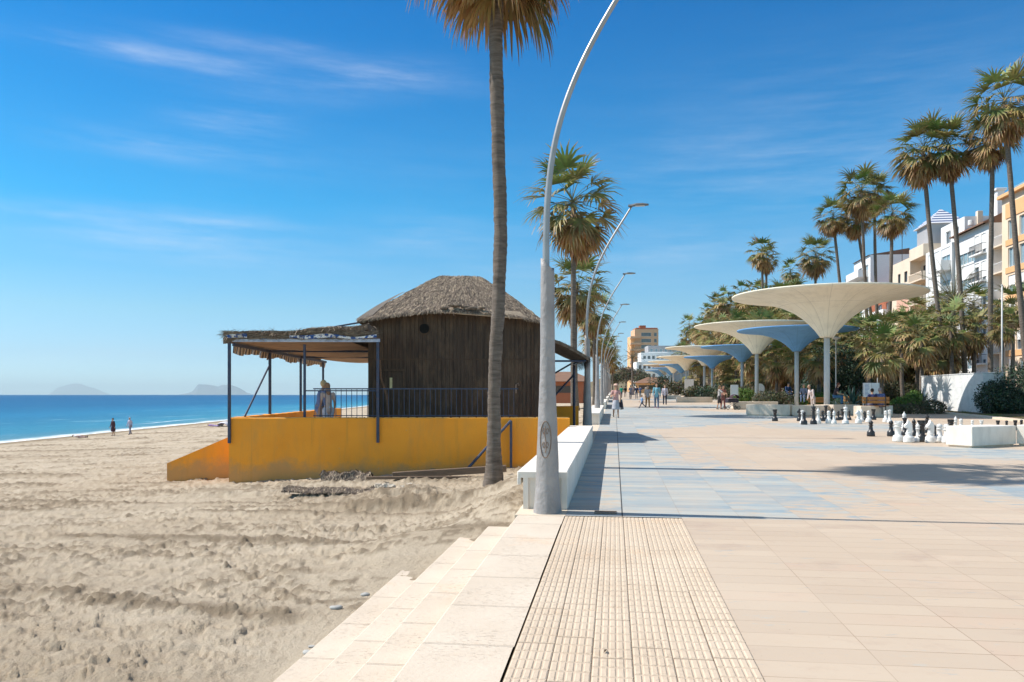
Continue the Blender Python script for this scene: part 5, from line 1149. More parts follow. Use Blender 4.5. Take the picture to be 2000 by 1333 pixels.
nm = {'W': 'white', 'B': 'black'}
for c, k, px, py, l, rz, s in PC:
    p = gp(px, py); src = PR[c, k]; lab_ = f'giant {nm[c]} chess {k} {l}'
    if (c, k) in used: dup(src, (p.x, p.y, p.z + .004), rz, lab_, 'giant chess pieces', s)
    else:
        used.add((c, k)); src.location = (p.x, p.y, p.z + .004); src.rotation_euler = (0, 0, rz); src.scale = (s, s, s); src['label'] = lab_; src['group'] = 'giant chess pieces'
# ------------------------------------------------------------------ buildings along the street
XF = 41.0
def fyz(px, py=None, X=XF):
    q = (px - 1000) / F; d = X / (q * CT - ST); Y = d * (q * ST + CT)
    return Y if py is None else (Y, CAMH + (771 - py) / F * d)
def facade(t, name, X, Y0, Y1, z0, z1, ops, mt, depth=.28, body=12.0, thick_body=True):
    """street wall with real openings (each opening (ya, yb, za, zb)), plus the block of the building behind it"""
    ys_ = sorted({Y0, Y1} | {v for o in ops for v in o[:2]}); zs_ = sorted({z0, z1} | {v for o in ops for v in o[2:4]}); m = MB()
    for a, b in zip(ys_[:-1], ys_[1:]):
        for c, d in zip(zs_[:-1], zs_[1:]):
            yc, zc = (a + b) / 2, (c + d) / 2
            if any(o[0] < yc < o[1] and o[2] < zc < o[3] for o in ops): continue
            m.quad((X, a, c), (X, a, d), (X, b, d), (X, b, c))
    for ya, yb, za, zb in [o[:4] for o in ops]:
        m.quad((X, ya, za), (X + depth, ya, za), (X + depth, yb, za), (X, yb, za)); m.quad((X, ya, zb), (X, yb, zb), (X + depth, yb, zb), (X + depth, ya, zb))
        m.quad((X, ya, za), (X, ya, zb), (X + depth, ya, zb), (X + depth, ya, za)); m.quad((X, yb, za), (X + depth, yb, za), (X + depth, yb, zb), (X, yb, zb))
    m.box(X + depth, X + body, Y0, Y1, z0, z1)
    m.quad((X, Y0, z0), (X + depth, Y0, z0), (X + depth, Y0, z1), (X, Y0, z1)); m.quad((X, Y1, z0), (X, Y1, z1), (X + depth, Y1, z1), (X + depth, Y1, z0)); m.quad((X, Y0, z1), (X + depth, Y0, z1), (X + depth, Y1, z1), (X, Y1, z1))
    o = m.obj(name, mt, t); o.matrix_parent_inverse = t.matrix_world.inverted(); return o
def fix(o, t): o.matrix_parent_inverse = Matrix.Translation(-Vector(t.location)); return o
def window(t, X, ya, yb, za, zb, n=2, glass='glass', fr='frame_white', shut=0):
    m = MB(); e = .06; x0, x1 = X + .12, X + .2
    m.box(x0, x1, ya, ya + e, za, zb); m.box(x0, x1, yb - e, yb, za, zb); m.box(x0, x1, ya + e, yb - e, za, za + e); m.box(x0, x1, ya + e, yb - e, zb - e, zb)
    for k in range(1, n): y = ya + (yb - ya) * k / n; m.box(x0 + .01, x1 - .01, y - .03, y + .03, za + e, zb - e)
    w = fix(m.obj('window', M[fr], t), t); m = MB(); m.box(X + .21, X + .24, ya + .01, yb - .01, za + .01, zb - .01); m.obj('pane', M[glass], w)
    if shut: m = MB(); m.box(X + .07, X + .11, ya + .02, yb - .02, zb - (zb - za) * shut, zb - .01); m.obj('shutter', M['shutter'], w)
def balcony(t, X, ya, yb, z, proj=1.0, h=1.0, style='iron', slab='b_white'):
    m = MB(); m.bbox(X - proj, X - .002, ya, yb, z - .16, z, .01); b = fix(m.obj('balcony', M[slab], t), t); m = MB()
    if style == 'solid': m.box(X - proj, X - proj + .1, ya, yb, z + .001, z + h); m.box(X - proj + .1, X, ya, ya + .1, z + .001, z + h); m.box(X - proj + .1, X, yb - .1, yb, z + .001, z + h); m.obj('parapet', M[slab], b)
    elif style == 'baluster':
        m.box(X - proj, X - proj + .14, ya, yb, z + h - .12, z + h); y = ya
        while y < yb: m.box(X - proj + .02, X - proj + .12, y, y + .12, z, z + h - .12); y += .26
        m.box(X - proj, X, ya, ya + .1, z, z + h); m.obj('balustrade', M[slab], b)
    elif style == 'glass': m.box(X - proj, X - proj + .04, ya, yb, z, z + h); m.obj('glass_rail', M['glass_light'], b)
    else:
        m.box(X - proj, X - proj + .05, ya, yb, z + h - .06, z + h); y = ya
        while y < yb: m.box(X - proj + .01, X - proj + .035, y, y + .03, z, z + h - .06); y += .15
        for yy in (ya, yb - .03): m.box(X - proj, X, yy, yy + .03, z + h - .06, z + h)
        m.obj('railing', M['frame_dark'] if style == 'iron' else M['frame_white'], b)
def bthing(label, Y, z=2.2, X=XF): return thing('apartment_building', label, 'building', (X, Y, z), 0)
def add(t, name, m, mt): return fix(m.obj(name, M[mt] if isinstance(mt, str) else mt, t), t)
def solve(px): return fyz(px)
random.seed(77); M['b_high'] = mat('b_high', (.68, .44, .28), (.60, .38, .24), .5, .85)
# orange corner block at the right edge
Ya, Yb = 68.0, fyz(1957); t = bthing('tall orange and peach apartment block at the right edge of the picture', Ya)
def fa(t, name, X, Y0, Y1, z0, z1, ops, mt, **k): 
    o = facade(t, name, X, Y0, Y1, z0, z1, ops, M[mt], **k); o.matrix_parent_inverse = Matrix.Translation(-Vector(t.location)); return o
ops = []
for zb_ in (19.9, 17.0, 14.1, 11.2, 8.3, 5.4):
    y = Yb - 1.3
    for w in (1.5, 1.5, 1.5, 1.5, 1.5, 1.5, 1.5): ops.append((y - w, y, zb_ - 2.05, zb_)); y -= w + (.25 if random.random() < .5 else .9)
ops = [o for o in ops if o[0] > Ya + .3]
fa(t, 'wall', XF, Ya, Yb, 1.5, 22.4, ops, 'b_peach')
for o in ops: window(t, XF, *o, n=2, glass='glass_light' if random.random() < .5 else 'glass', shut=random.choice([0, 0, .3, .5]))
m = MB()
for z in (20.15, 17.25, 14.35, 11.45, 8.55, 5.65): m.box(XF - .08, XF - .003, Ya, Yb - .9, z, z + .62 + (.9 if z > 20 else 0))
add(t, 'colour_band', m, 'b_orange'); m = MB(); m.bbox(XF - .5, XF + 8, Ya - .2, Yb + .15, 22.41, 22.75, .03); add(t, 'cornice', m, 'b_orange')
m = MB(); m.box(XF + 1.0, XF + 1.04, Ya, Yb - .5, 22.8, 23.7); add(t, 'roof_glass_rail', m, 'glass_light')
m = MB(); m.box(XF + 3, XF + 9, Ya, Yb - 4, 22.76, 25.6); add(t, 'penthouse', m, 'b_peach')
# recessed balcony bay of the same block
Yc = fyz(1932); ops = [(Yb + .6, Yc - .6, z, z + 2.3) for z in (17.9, 15.0, 12.1, 9.2, 6.3, 3.4)]
fa(t, 'balcony_bay', XF + 1.6, Yb + .004, Yc, 1.5, 22.0, ops, 'b_beige')
for o in ops: window(t, XF + 1.6, *o, n=2, glass='glass'); balcony(t, XF + 1.6, Yb + .05, Yc - .05, o[2] - .1, 1.5, 1.0, 'white', 'b_beige')
# white building with iron balconies
Yd, Ye = fyz(1866), fyz(1813); t = bthing('white apartment building with black iron balconies and glass terraces behind the leaning palms', Yc)
ops = []; Yw = fyz(1906)
zs5 = (17.6, 14.5, 11.4, 8.3, 5.2)
for z in zs5: ops += [(Yc + .8, Yc + 1.9, z - .05, z + 2.1), (Yc + 2.5, Yc + 3.6, z - .05, z + 2.1), (Yw + .3, Yd - .8, z - .6, z + 2.3)]
fa(t, 'wall', XF, Yc + .004, Yd, 1.5, 20.7, ops, 'b_white')
for k, o in enumerate(ops):
    if k % 3 == 2: window(t, XF, *o, n=4, glass='glass_light', shut=.55)
    else: window(t, XF, *o, n=1, glass='glass', shut=random.choice([.4, .8, .2]), fr='frame_white')
for z in zs5: balcony(t, XF, Yc + .6, Yc + 3.8, z - .06, .55, 1.0, 'iron', 'b_white')
m = MB(); m.add([(XF - .6, Yc, 20.75), (XF - .6, Yd + .3, 20.75), (XF + 4.5, Yd + .3, 23.2), (XF + 4.5, Yc, 23.2), (XF - .6, Yc, 20.6), (XF - .6, Yd + .3, 20.6), (XF + 4.5, Yd + .3, 20.6), (XF + 4.5, Yc, 20.6)], [(0, 3, 2, 1), (0, 1, 5, 4), (1, 2, 6, 5), (3, 0, 4, 7), (2, 3, 7, 6)]); add(t, 'tiled_roof', m, 'roof_tile')
m = MB(); zc = fyz(1901)
m.bbox(XF + 2.4, XF + 3.2, zc - .4, zc + .4, 21, 25.0, .02); m.bbox(XF + 2.2, XF + 3.4, zc - .6, zc + .6, 25.01, 25.25, .02); add(t, 'chimney', m, 'b_white'); m = MB(); m.bbox(XF + 2.6, XF + 3.2, zc + 5, zc + 5.6, 21, 23.9, .02); add(t, 'chimney', m, 'b_beige')
ops = [(Yd + .8, Yd + 3.4, z - .5, z + 2.2) for z in zs5] + [(Yd + 4.0, Ye - .8, z - .3, z + 2.2) for z in zs5]
fa(t, 'side_wing', XF - .3, Yd + .31, Ye, 1.5, 20.2, ops, 'b_white')
for k, o in enumerate(ops): window(t, XF - .3, *o, n=2 if k < 5 else 3, glass='glass_light', shut=.9 if k >= 5 else .35)
for z in zs5[:3]: balcony(t, XF - .3, Yd + .5, Yd + 3.8, z - .55, 1.2, 1.0, 'solid', 'b_white')
m = MB(); pz = 20.21; ops = [(Yd + 2, Yd + 3.6, 20.9, 22.5), (Yd + 4.4, Yd + 6, 20.9, 22.5)]; fa(t, 'penthouse', XF + 1.2, Yd + .4, Ye - 1, pz, 23.3, ops, 'b_white', body=7)
for o in ops: window(t, XF + 1.2, *o, n=2)
m = MB(); m.lathe([(.3, 0), (.32, .1), (.32, .5), (.3, .6)], 14, (XF + .7, fyz(1884), 21.6)); add(t, 'air_conditioner', m, 'frame_white')
# beige building with the striped pyramid roof
Yf = fyz(1745); t = bthing('beige apartment building with a small tower under a blue and white striped pyramid roof', Ye)
ops = [(fyz(1781) + .3, fyz(1775) + .3, z + .2, z + 1.7) for z in (17.2, 14.1, 11, 7.9, 4.8)] + [(fyz(1766), fyz(1761), z + .2, z + 1.7) for z in (17.2, 14.1, 11, 7.9, 4.8)]
fa(t, 'wall', XF - .5, fyz(1785), Yf, 1.5, 20.6, ops, 'b_beige')
for o in ops: window(t, XF - .5, *o, n=1, fr='frame_dark')
m = MB(); 
for z in (15.9, 9.7): m = MB(); m.box(XF - .56, XF - .503, fyz(1783), Yf - 3, z - 3.4, z - .2); add(t, 'brick_panel', m, 'b_pink')
ops = [(Ye + .8, fyz(1785) - .6, z, z + 2.2) for z in (17.1, 14, 10.9, 7.8, 4.7)]
fa(t, 'balcony_bay', XF + .9, Ye + .004, fyz(1785), 1.5, 20.0, ops, 'b_beige')
for o in ops: window(t, XF + .9, *o, n=2, fr='frame_dark', glass='glass'); balcony(t, XF + .9, Ye + .1, fyz(1785) - .1, o[2] - .1, 1.7, 1.0, 'baluster', 'b_beige')
m = MB(); m.bbox(XF - .55, XF + 5, Ye + .2, fyz(1784), 20.01, 21.6, .02); add(t, 'parapet', m, 'b_beige')
ty0, ty1 = fyz(1812), fyz(1782); ty0, ty1 = min(ty0, ty1), max(ty0, ty1); ty1 = ty0 + 4.6; m = MB(); m.bbox(XF + .3, XF + 4.6, ty0, ty1, 21.61, 24.2, .02); add(t, 'tower', m, 'b_grey')
sm = bpy.data.materials.new('striped_roof'); sm.use_nodes = True; nt = NT(sm.node_tree); co = nt.new('ShaderNodeNewGeometry').outputs['Position']; fr_ = nt.m('FRACT', nt.m('MULTIPLY', nt.sep(co)[2], 2.4)); nt.put(nt.n['Principled BSDF'].inputs['Base Color'], nt.mix(nt.m('GREATER_THAN', fr_, .5), (.75, .75, .76), (.06, .09, .22)))
m = MB(); m.add([(XF - .1, ty0 - .4, 24.2), (XF + 5, ty0 - .4, 24.2), (XF + 5, ty1 + .4, 24.2), (XF - .1, ty1 + .4, 24.2), (XF + 2.45, (ty0 + ty1) / 2, 26.6)], [(0, 1, 2, 3), (1, 0, 4), (2, 1, 4), (3, 2, 4), (0, 3, 4)]); add(t, 'pyramid_roof', m, sm)
# red brick strip and pink block beyond
Yg = fyz(1700); t = bthing('brick red apartment building with curved white balconies beyond the beige one', Yf)
ops = [(Yf + 1 + k * 4.2, Yf + 3.2 + k * 4.2, z, z + 2.1) for z in (13.5, 10.4, 7.3, 4.2) for k in range(4)]; ops = [o for o in ops if o[1] < Yg - .5]
fa(t, 'wall', XF, Yf + .01, Yg, 1.5, 17.2, ops, 'b_red')
for o in ops: window(t, XF, *o, n=2, glass='glass')
for z in (13.4, 10.3, 7.2): balcony(t, XF, Yf + .6, Yg - 2, z, 1.3, 1.0, 'solid', 'b_white')
t = bthing('white stepped apartment houses with grey roofs seen between the palm trunks', Yg); Yh = fyz(1612)
for k, (pa, pb, zt, mt, dx) in enumerate([(1700, 1668, 24.2, 'b_white', 0), (1668, 1640, 22.6, 'b_grey', 1.0), (1640, 1612, 20.6, 'b_white', 0)]):
    y0, y1 = fyz(pa) + .02, fyz(pb); ops = [(y0 + 1 + j * 3.4, y0 + 2.8 + j * 3.4, z, z + 1.9) for z in np.arange(zt - 3.2, 4, -3.1) for j in range(int((y1 - y0) / 3.4))]
    fa(t, 'wall', XF + dx, y0, y1, 1.5, zt, ops, mt)
    for o in ops[:18]: window(t, XF + dx, *o, n=2, glass='glass_light' if random.random() < .4 else 'glass')
    m = MB(); m.add([(XF - .3 + dx, y0, zt + .01), (XF - .3 + dx, y1, zt + .01), (XF + 6, y1, zt + 1.0), (XF + 6, y0, zt + 1.0), (XF + 6, y0, zt), (XF + 6, y1, zt)], [(0, 3, 2, 1), (0, 4, 3), (1, 2, 5), (2, 3, 4, 5)]); add(t, 'roof', m, 'roof_tile' if k == 0 else 'b_grey')
    balcony(t, XF + dx, y0 + 1, y1 - 1, zt - 3.2, 1.6, 1.0, 'glass' if k == 1 else 'solid', 'b_white')
m = MB(); m.tube([(XF + 3, fyz(1722), 22), (XF + 3, fyz(1722), 27)], .05, 5); m.tube([(XF + 2.4, fyz(1722), 26.4), (XF + 3.6, fyz(1722), 26.4)], .03, 4); add(t, 'antenna', m, 'frame_dark')
t = bthing('long pale apartment row hidden behind the thick palms', Yh); y0, y1 = Yh + .02, 235
ops = [(y0 + 1 + j * 3.6, y0 + 2.8 + j * 3.6, z, z + 1.9) for z in (13, 10, 7, 4) for j in range(int((y1 - y0) / 3.6))]; fa(t, 'wall', XF, y0, y1, 1.5, 16.0, ops, 'b_peach')
for o in ops[:20]: window(t, XF, *o, n=2)

# far white terraced building and high-rise at the end
def face_building(t, name, pa, pb, d, z0, z1, mt, ops, deep=12, tilt=0.0):
    """block whose front looks back down the promenade; ops in (u0, u1, za, zb) with u along the front"""
    A, B = at(pa, d), at(pb, d); L = (B - A).length
    A.z = 0; ang = math.atan2(B.y - A.y, B.x - A.x) + tilt; Mx = Matrix.Translation(A) @ Matrix.Rotation(ang, 4, 'Z')
    m = MB(); us = sorted({0, L} | {v for o in ops for v in o[:2]}); zs_ = sorted({z0, z1} | {v for o in ops for v in o[2:4]})
    for a, b in zip(us[:-1], us[1:]):
        for c, d_ in zip(zs_[:-1], zs_[1:]):
            if any(o[0] < (a + b) / 2 < o[1] and o[2] < (c + d_) / 2 < o[3] for o in ops): continue
            m.add([Mx @ Vector(q) for q in ((a, 0, c), (b, 0, c), (b, 0, d_), (a, 0, d_))], [(0, 1, 2, 3)])
    for o in ops:
        for q in (((o[0], 0, o[2]), (o[1], 0, o[2]), (o[1], .4, o[2]), (o[0], .4, o[2])), ((o[0], 0, o[3]), (o[0], .4, o[3]), (o[1], .4, o[3]), (o[1], 0, o[3])), ((o[0], 0, o[2]), (o[0], .4, o[2]), (o[0], .4, o[3]), (o[0], 0, o[3])), ((o[1], 0, o[2]), (o[1], 0, o[3]), (o[1], .4, o[3]), (o[1], .4, o[2]))): m.add([Mx @ Vector(p) for p in q], [(0, 1, 2, 3)])
    m.box(0, L, .41, deep, z0, z1, Mx); m.add([Mx @ Vector(p) for p in ((0, 0, z1), (L, 0, z1), (L, .41, z1), (0, .41, z1), (0, 0, z0), (0, .41, z0))], [(0, 1, 2, 3), (0, 3, 5, 4)])
    o = m.obj(name, M[mt], t); o.matrix_parent_inverse = Matrix.Translation(-Vector(t.location)); return Mx, L
def fwin(t, Mx, o, glass='glass'):
    m = MB(); e = .09; a, b, c, d = o; m.box(a, a + e, .2, .3, c, d, Mx); m.box(b - e, b, .2, .3, c, d, Mx); m.box(a + e, b - e, .2, .3, c, c + e, Mx); m.box(a + e, b - e, .2, .3, d - e, d, Mx)
    w = fix(m.obj('window', M['frame_white'], t), t); m = MB(); m.box(a, b, .32, .36, c, d, Mx); m.obj('pane', M[glass], w)
p = at(1258, 400); t = thing('high_rise', 'tall orange brown apartment tower at the far end of the promenade', 'building', (p.x, p.y, 0))
ops = [(u, u + w, z, z + 1.9) for z in np.arange(3, 32, 3.1) for u, w in ((3.2, 5.0), (9.6, 1.5), (12.9, 1.6))]
Mx, L = face_building(t, 'wall', 1229 + 11, 1286, 400, -2, 34.5, 'b_high', [o for o in ops if o[1] < 11.6], 14)
for o in ops:
    if o[1] < 11.6: fwin(t, Mx, o)
for z in np.arange(3, 33, 3.1):
    m = MB(); m.bbox(-2.4, 3.0, -1.6, 2.5, z - 1.2, z - .1, .05, Mx); add(t, 'balcony', m, 'b_high')
m = MB(); m.box(-2.0, -.01, 2.51, 12, -2, 31, Mx); m.box(-2.0, -.01, .2, 2.4, -2, 31, Mx); add(t, 'side_wing', m, 'b_orange'); m = MB(); m.bbox(.5, L - .3, .3, 11, 34.51, 35.2, .1, Mx); m.box(3, 6, 3, 7, 35.21, 36.6, Mx); add(t, 'roof', m, 'b_red')
p = at(1290, 290); t = thing('terraced_building', 'white terraced building with glass balconies in front of the far tower', 'building', (p.x, p.y, 0))
for nm_, pa, pb, d, zt, mt in [('lower_block', 1243, 1285, 290, 13.5, 'b_white'), ('middle_block', 1252, 1310, 300, 17.4, 'b_white'), ('upper_block', 1266, 1345, 306, 20.4, 'b_grey')]:
    n = int((pb - pa) / 9); L = (pb - pa) / F * d; ops = [(u, u + 1.1, z, z + 1.8) for z in (zt - 2.9, zt - 6) for u in np.linspace(.8, L - 2, n)]
    Mx, L = face_building(t, nm_, pa, pb, d, -2, zt, mt, ops, 8)
    for o in ops: fwin(t, Mx, o, 'glass_light' if nm_ == 'upper_block' else 'glass')
    m = MB(); m.box(0, L, -.9, -.8, zt - 3.3, zt - 2.4, Mx); m.bbox(0, L, -.9, -.01, zt - 3.5, zt - 3.31, .01, Mx); add(t, 'terrace', m, 'b_white')
# bathing kiosk with brown roof near the far end
def hip_house(name, label, px, d, w, dp, zw, zr, wall, roof, ov=.8, cat='kiosk'):
    p = at(px, d); t = thing(name, label, cat, (p.x, p.y, g(p.y)), 0); m = MB(); m.bbox(-w / 2, w / 2, 0, dp, -.3, zw, .02); m.obj('wall', M[wall], t)
    m = MB(); a = w / 2 + ov; m.add([(-a, -ov, zw + .01), (a, -ov, zw + .01), (a, dp + ov, zw + .01), (-a, dp + ov, zw + .01), (-w * .2, dp / 2, zr), (w * .2, dp / 2, zr)], [(0, 1, 5, 4), (1, 2, 5), (2, 3, 4, 5), (3, 0, 4), (3, 2, 1, 0)]); m.obj('roof', M[roof], t)
    m = MB(); m.bbox(-w / 2 + .6, w / 2 - .6, -.04, -.003, .9, zw - .5, .005); m.obj('counter_opening', M['frame_dark'], t); return t
hip_house('kiosk', 'brown roofed orange kiosk where the promenade ends', 1280, 190, 9, 6, 2.4, 3.9, 'b_orange', 'roof_tile')
hip_house('beach_kiosk', 'small dark red beach kiosk seen through the gap right of the hut', 1096, 92, 5.0, 4, 2.2, 3.3, 'b_red', 'roof_tile')
hip_house('beach_house', 'low pale house far along the beach seen right of the hut', 1100, 230, 14, 8, 4, 6, 'b_white', 'roof_tile', .5, 'house')
# far trees closing the promenade
random.seed(8)
for i, (px, d, zc, w, h, cols, l) in enumerate([(1206, 215, 4.5, 3.4, 4.5, OL, 'bare brownish tree left of the far end of the promenade'), (1222, 230, 5.0, 4, 5, [(.16, .12, .08), (.12, .10, .06), (.2, .16, .1)], 'dry brown tree at the far end of the promenade'), (1238, 245, 4.6, 4, 4.6, [(.14, .12, .08), (.11, .10, .06)], 'grey brown tree beside the far pole'),
                                               (1252, 225, 3.6, 3.4, 3.6, OL, 'olive tree just left of the brown roofed kiosk'), (1192, 250, 5, 4, 4, OL, 'olive tree behind the row of lamps at the far end'), (1262, 260, 5, 5, 5, DG, 'dark tree behind the brown roofed kiosk'), (1110, 180, 2.6, 5, 2.4, OL, 'far shrubs on the beach right of the hut'), (1088, 200, 2.4, 4, 2.2, DG, 'small far trees on the beach near the hut edge')]):
    p = at(px, d); t = thing('tree', l, 'tree', (p.x, p.y, g(p.y))); ex = [((random.uniform(-w, w) * .6, random.uniform(-1.5, 1.5), zc + random.uniform(-.5, .5) * h * .7), (w * .45, 1.6, h * .33)) for _ in range(7)]
    m = MB(); leaf_cloud(m, ex, 2200, .24, cols, outer=.3); m.obj('crown', M['shrub'], t, tint=True); m = MB(); m.tube([(0, 0, -.2), (.1, 0, zc * .6), (0, 0, zc)], [.2, .14, .06], 6)
    for k in range(6): e = ex[k][0]; m.tube([(.08, 0, zc * .45), (e[0] * .6, e[1] * .6, zc * .8), e], [.08, .05, .02], 4)
    m.obj('trunk', M['trunk'], t)
# hills behind the town and across the sea
def ridge(name, pts, d, depth, mt, kind='structure', zbase=-20, rough=.25, nx=60):
    """pts: pixel outline (x, y); a real ridge with slopes falling towards and away from the viewer"""
    xs_ = np.linspace(pts[0][0], pts[-1][0], nx); ys_ = np.interp(xs_, [p[0] for p in pts], [p[1] for p in pts]); nr = 14; X = np.zeros((nr, nx)); Y = X.copy(); Z = X.copy()
    for j in range(nx):
        pk = at(xs_[j], d, ys_[j]); H = pk.z - zbase; nrm = Vector((pk.x, pk.y, 0)).normalized()
        for i in range(nr):
            v_ = i / (nr - 1) * 2 - 1; hh = H * (1 - abs(v_)) ** .8 * (1 + (rough * (mnoise.noise(Vector((j * .35, i * .9, 1))) if 0 < i < nr - 1 and abs(v_) > .12 else 0))); q = Vector((pk.x, pk.y, 0)) + nrm * depth * v_
            X[i, j], Y[i, j], Z[i, j] = q.x, q.y, zbase + hh
    o = grid_mesh(name, X, Y, Z, M[mt]); o['kind'] = kind; return o
ridge('hill', [(1090, 768), (1130, 752), (1170, 738), (1200, 722), (1225, 712), (1260, 706), (1300, 700), (1380, 690), (1500, 680), (1700, 660), (2100, 640)], 900, 260, 'hill', zbase=-15)
ridge('headland', [(350, 771), (362, 769), (375, 765), (381, 758), (386, 750), (400, 750), (410, 751), (420, 753), (426, 754.5), (433, 751.5), (444, 751), (452, 751.5), (462, 755), (472, 760), (482, 767), (496, 771)], 30000, 1500, 'rock_far', zbase=-10, rough=.05, nx=120)
ridge('distant_mountain', [(95, 771), (112, 757), (124, 753), (135, 750), (148, 748), (160, 749.5), (170, 754), (185, 758), (215, 771)], 48000, 2500, 'rock_far', zbase=-10, rough=.05, nx=80)

# ------------------------------------------------------------------ people
SKIN = mat('skin', (.55, .32, .21), (.50, .28, .18), 6, .55)
_cm = {}
def cloth(c):
    k = tuple(round(x, 3) for x in c)
    if k not in _cm: _cm[k] = mat('cloth', c, tuple(x * .75 for x in c), 9, .85, .3, 30)
    return _cm[k]
PEND = []
def cap(m, a, ra, b, rb, n=10):
    a, b = Vector(a), Vector(b); m.tube([a, a.lerp(b, .5), b], [ra, (ra + rb) / 2, rb], n); m.ball(a, ra, 6); m.ball(b, rb, 6)
def person(label, loc, rz, h=1.7, top=(.5, .5, .5), bottom=(.1, .1, .12), hair=(.06, .04, .03), shoe=(.05, .05, .05), pose='stand', stride=0., arms=(0, 0), skirt=False, longhair=False, sleeves=True, hat=None, fat=1.0, group=None, vox=.016, lean=0., child=False, shorts=False, armpos=None, headturn=0., bag=None):
    t = thing('person', label, 'person', loc, rz, group); s = h / 1.72
    V = lambda x, y, z: Vector((x, y, z)) * s
    sit = pose == 'sit'; lie = pose == 'lie'; pz = .50 if sit else .92
    J = {'pel': V(0, 0, pz), 'waist': V(0, -.02 - lean * .15, pz + .17), 'chest': V(0, -.02 - lean * .5, pz + .38), 'neck': V(0, -.02 - lean * .75, pz + .55), 'head': V(headturn * .02, -.05 - lean * .95, pz + .71)}
    for sx, sd_ in ((-1, 'L'), (1, 'R')):
        hp = V(sx * .088, 0, pz - .01)
        if sit: kn = V(sx * .11, -.43, .50); an = V(sx * .11, -.42 + .05 * sx * stride, .08)
        else:
            a = stride * sx; kn = hp + V(sx * .012, -math.sin(a) * .43, -math.cos(a) * .43); b = a - (.55 if a < 0 else .1) * abs(stride) * 1.5
            an = kn + V(0, -math.sin(b) * .41, -math.cos(b) * .41)
            if an.z < .07 * s: an.z = .07 * s
        J['hip' + sd_], J['knee' + sd_], J['ank' + sd_] = hp, kn, an
        sh = J['chest'] + V(sx * .175 * fat ** .3, 0, .10); J['sh' + sd_] = sh
        ap = (armpos or {}).get(sd_)
        if ap: el, wr = J['pel'] + V(*ap[0]), J['pel'] + V(*ap[1])
        elif sit: el = sh + V(sx * .05, -.08, -.27); wr = el + V(-sx * .06, -.22, -.06)
        else:
            a = -stride * sx * .8 + arms[0 if sx < 0 else 1]; el = sh + V(sx * .05, -math.sin(a) * .28, -math.cos(a) * .28); wr = el + V(sx * .01, -math.sin(a + .25) * .25, -math.cos(a + .25) * .25)
        J['el' + sd_], J['wr' + sd_] = el, wr
    m = MB(); hs_ = 1.12 if child else 1
    m.ball(J['head'], .098 * s * hs_, 10, (.80, .95, 1.18)); m.ball(J['head'] + V(0, -.045, -.055) * hs_, .058 * s * hs_, 8, (.85, .9, .9)); m.ball(J['head'] + V(0, -.102, -.018) * hs_, .016 * s, 5, (.8, 1, 1.4))
    for sx in (-1, 1): m.ball(J['head'] + V(sx * .080, 0, -.01) * hs_, .022 * s, 5, (.4, .8, 1.2)); m.ball(J['head'] + V(sx * .032, -.085, .03) * hs_, .014 * s, 4, (1.4, .6, .5))
    cap(m, J['head'] + V(0, .01, -.06), .052 * s, J['neck'] + V(0, 0, -.03), .055 * s); cap(m, J['neck'] + V(0, 0, -.06), .07 * s, J['chest'], .11 * s * fat)
    for sd_ in 'LR': cap(m, J['chest'] + V(0, 0, .02), .10 * s, J['sh' + sd_], .045 * s)
    cap(m, J['chest'], .115 * s * fat, J['waist'], .105 * s * fat); cap(m, J['waist'], .105 * s * fat, J['pel'], .12 * s * fat)
    for sx, sd_ in ((-1, 'L'), (1, 'R')):
        cap(m, J['hip' + sd_], .082 * s, J['knee' + sd_], .05 * s); cap(m, J['knee' + sd_], .052 * s, J['knee' + sd_].lerp(J['ank' + sd_], .35), .05 * s); cap(m, J['knee' + sd_].lerp(J['ank' + sd_], .35), .05 * s, J['ank' + sd_], .032 * s)
        cap(m, J['ank' + sd_] + V(0, .02, -.03), .033 * s, J['ank' + sd_] + V(0, -.13, -.045), .024 * s)
        cap(m, J['sh' + sd_], .047 * s, J['el' + sd_], .036 * s); cap(m, J['el' + sd_], .036 * s, J['wr' + sd_], .024 * s)
        d = (J['wr' + sd_] - J['el' + sd_]).normalized(); pm = J['wr' + sd_] + d * .05 * s; fwd = Vector((0, -1, 0)); ax = (fwd - d * fwd.dot(d)).normalized(); cap(m, J['wr' + sd_], .022 * s, pm, .026 * s)
        cr = d.cross(ax)
        for k in range(4):
            b0 = pm + ax * (k - 1.5) * .019 * s; L = (.062, .07, .066, .05)[3 - k] * s; e1 = b0 + d * L * .65; e2 = e1 + (d * .8 + cr * .5 * -sx).normalized() * L * .55; m.tube([b0, e1, e2], [.0095 * s, .0085 * s, .007 * s], 6)
        m.tube([J['wr' + sd_] + d * .015 * s + ax * .015 * s, J['wr' + sd_] + d * .045 * s + ax * .045 * s, J['wr' + sd_] + d * .08 * s + ax * .05 * s], [.012 * s, .010 * s, .008 * s], 6)
    b_ = m.obj('body', SKIN, t, smooth=True); PEND.append((b_, min(vox, .011) * s))
    m = MB()
    for sx in (-1, 1): m.ball(J['head'] + V(sx * .032, -.093, .012) * hs_, .0085 * s, 5)
    m.obj('eyes', M['black'], b_)
    e = .018 * s; m = MB()                                             # top
    for sd_ in 'LR':
        cap(m, J['chest'] + V(0, 0, .02), .105 * s + e * .5, J['sh' + sd_], .05 * s + e); cap(m, J['sh' + sd_], .05 * s + e, J['el' + sd_] if sleeves else J['sh' + sd_].lerp(J['el' + sd_], .55), .042 * s + e * .7)
        if sleeves == 'long' or (sleeves is True and False): cap(m, J['el' + sd_], .042 * s + e * .6, J['wr' + sd_], .032 * s + e * .4)
